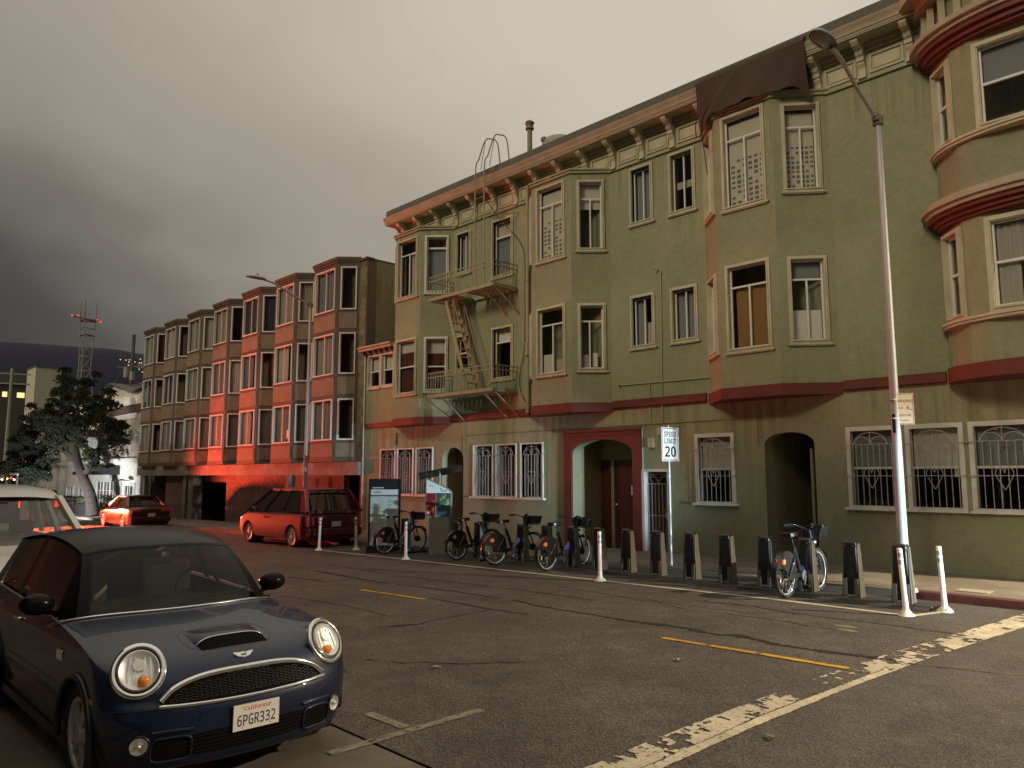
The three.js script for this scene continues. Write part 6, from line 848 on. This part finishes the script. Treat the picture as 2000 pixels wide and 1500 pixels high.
{ // payment kiosk
  const k = thing('payment_kiosk', 'grey bike share payment kiosk with a solar panel on top', 'kiosk', [-16.25, gy(-16.25), -12.92]); const gm = std([.30, .31, .26], .6, .1);
  const prof = [[-.28, 0], [.28, 0], [.33, 1.0], [.33, 1.55], [.24, 1.68], [-.28, 1.95], [-.34, 1.86], [-.34, .9]]; mesh('column', ext(shape([[-.24, .0], [.24, .0], [.24, 1.1], [-.24, 1.1]]), .3, .02).rotateY(PI / 4).translate(-.12, 0, -.12), gm, k);
  const art = canvasTex(512, 768, (c, w, h) => { c.fillStyle = '#e9ecea'; c.fillRect(0, 0, w, h); c.fillStyle = '#7a2a26'; c.fillRect(0, 290, 200, h); c.fillStyle = '#37525c'; c.fillRect(206, 290, w, h); for (let i = 0; i < 26; i++) { c.fillStyle = ['#9aa050', '#557a58', '#3a7672', '#b8b470', '#34506a'][i % 5]; c.beginPath(); c.ellipse(300 + hash(i, 1) * 190, 320 + hash(i, 2) * 250, 16 + hash(i, 3) * 30, 12 + hash(i, 4) * 22, i, 0, 7); c.fill(); } for (let i = 0; i < 14; i++) { c.fillStyle = ['#a33a2c', '#c8563a', '#5c1a18', '#d9b0a0'][i % 4]; c.beginPath(); c.ellipse(20 + hash(i, 7) * 160, 380 + hash(i, 8) * 330, 12 + hash(i, 9) * 26, 14 + hash(i, 5) * 30, i, 0, 7); c.fill(); } c.fillStyle = '#39413f'; c.fillRect(50, 130, 90, 10); c.fillStyle = '#202825'; c.fillRect(290, 180, 30, 22); for (const y of [222, 246]) c.fillRect(290, y, 150, 10); });
  mesh('head', ext(shape([[-.34, .98], [.34, .98], [.34, 1.62], [.22, 1.72], [-.34, 1.98]]), .16, .012).rotateY(PI / 4).translate(-.02, 0, .0), gm, k);
  const pn = ext(shape([[-.32, 1.0], [.32, 1.0], [.32, 1.60], [.21, 1.70], [-.32, 1.95]]), .004).translate(0, 0, .176); const uv = pn.attributes.uv, pp = pn.attributes.position; for (let i = 0; i < pp.count; i++) uv.setXY(i, (pp.getX(i) + .32) / .64, (pp.getY(i) - 1.0) / .95); mesh('poster', pn.rotateY(PI / 4).translate(-.02, 0, 0), new THREE.MeshStandardMaterial({ map: art, roughness: .4 }), k);
  mesh('solar_mast', rod(V(.03, 1.8, .03), V(.03, 2.12, .03), .03, 10), MT.galv, k); mesh('solar_panel', box(1.15, .05, .62).rotateX(-.22).rotateZ(.20).rotateY(PI / 4 + .1).translate(.1, 2.14, .05), std([.02, .02, .028], .2, .2), k); mesh('antenna', new THREE.SphereGeometry(.02, 8, 6).translate(-.36, 1.98, .3), MT.chrome, k);
}
{ // map board
  const m = thing('map_board', 'freestanding map board with a black header behind a bike', 'information board', [-17.75, gy(-17.75) + .0, -12.2], .87); const tx = canvasTex(512, 832, (c, w, h) => { c.fillStyle = '#d9dee0'; c.fillRect(0, 0, w, h); c.fillStyle = '#1b1d20'; c.fillRect(0, 0, w, 120); c.fillStyle = '#cfd3d4'; c.fillRect(30, 92, 210, 14); c.fillStyle = '#eceeee'; c.fillRect(14, 126, w - 28, 60); c.fillStyle = '#b8382e'; c.fillRect(40, 146, 16, 18); c.fillStyle = '#777'; c.fillRect(70, 148, 120, 14); c.fillStyle = '#15171a'; c.fillRect(0, 190, w, 12); c.fillRect(0, 212, w, 6); c.fillStyle = '#c3cccd'; c.fillRect(14, 226, 240, h); c.fillStyle = '#b4c4b4'; c.fillRect(150, 260, 110, 180); c.strokeStyle = '#f4f4f0'; c.lineWidth = 5; for (let i = 0; i < 12; i++) { c.beginPath(); c.moveTo(14, 240 + i * 50); c.lineTo(260, 210 + i * 52); c.stroke(); c.beginPath(); c.moveTo(20 + i * 22, 226); c.lineTo(40 + i * 22, h); c.stroke(); } c.fillStyle = '#6d7272'; for (let i = 0; i < 30; i++) c.fillRect(300, 250 + i * 19, 60 + hash(i, 2) * 110, 5); for (let i = 0; i < 20; i++) c.fillRect(30 + hash(i, 5) * 200, 240 + hash(i, 6) * 560, 16, 4); });
  const W = .76, H = 1.98; mesh('frame', [ringG(W + .1, H, .05, .10, -.05), box(W, .08, .1, 0, .12, 0)], MT.black, m); mesh('map_print', new THREE.PlaneGeometry(W, H - .2).translate(0, H / 2 + .07, .02), new THREE.MeshStandardMaterial({ map: tx, roughness: .5 }), m); mesh('cover_glass', new THREE.PlaneGeometry(W, H - .2).translate(0, H / 2 + .07, .035), MT.glass, m); mesh('back_panel', box(W, H - .1, .02, 0, H / 2 + .04, -.02), MT.iron, m); mesh('plinth', rbox(W + .16, .22, .3, .02, 0, .09, 0), MT.black, m);
}
// loose leaves, pavement lid, scrap of litter
{ const lf = (x, z, a, l, m, y = 0) => solo('fallen_leaf', surf((u, v) => { const w = .024 * Math.sin(v * PI) * (1 + .3 * Math.sin(v * 25)); return [x + Math.cos(a) * (v - .5) * .10 - Math.sin(a) * (u - .5) * 2 * w, gy(x) + y + .008 + .016 * Math.pow(u * 2 - 1, 2) + .006 * v, z + Math.sin(a) * (v - .5) * .10 + Math.cos(a) * (u - .5) * 2 * w]; }, 4, 10), m, l, 'leaf', 'fallen leaves on the road');
  const dry = std([.40, .33, .20], .9); lf(-2.93, -5.42, .6, 'dry leaf lying on the smooth asphalt beside the limit line', dry, .0); lf(-4.75, -6.95, 1.2, 'dry leaf lying on the road by the yellow dash', dry); lf(-6.25, -4.95, 2.0, 'dry leaf lying in the road near the long crack', dry); lf(-7.05, -4.72, .4, 'dry leaf lying on the road beside the blue hatchback', dry);
  const lid = solo('pavement_lid', [rbox(.46, .012, .3, .005, -3.86, .137, -13.62)], std([.36, .33, .27], .9), 'pale concrete utility lid set in the pavement by the red kerb', 'cover'); const pt = thing('asphalt_patch', 'two pale patches of exposed stone in the asphalt', 'patch'); for (const [x, z, w, d] of [[-4.35, -10.06, .30, .12], [-4.22, -9.82, .26, .12]]) mesh('stone', lathe([[0, .008], [.9, .006], [1, .0]], 9).scale(w / 2, .8, d / 2).translate(x, 0.001, z), concrete, pt);
}
scene.traverse(o => { if (o.isMesh) { o.castShadow = true; o.receiveShadow = true; } });
renderer.render(scene, camera);
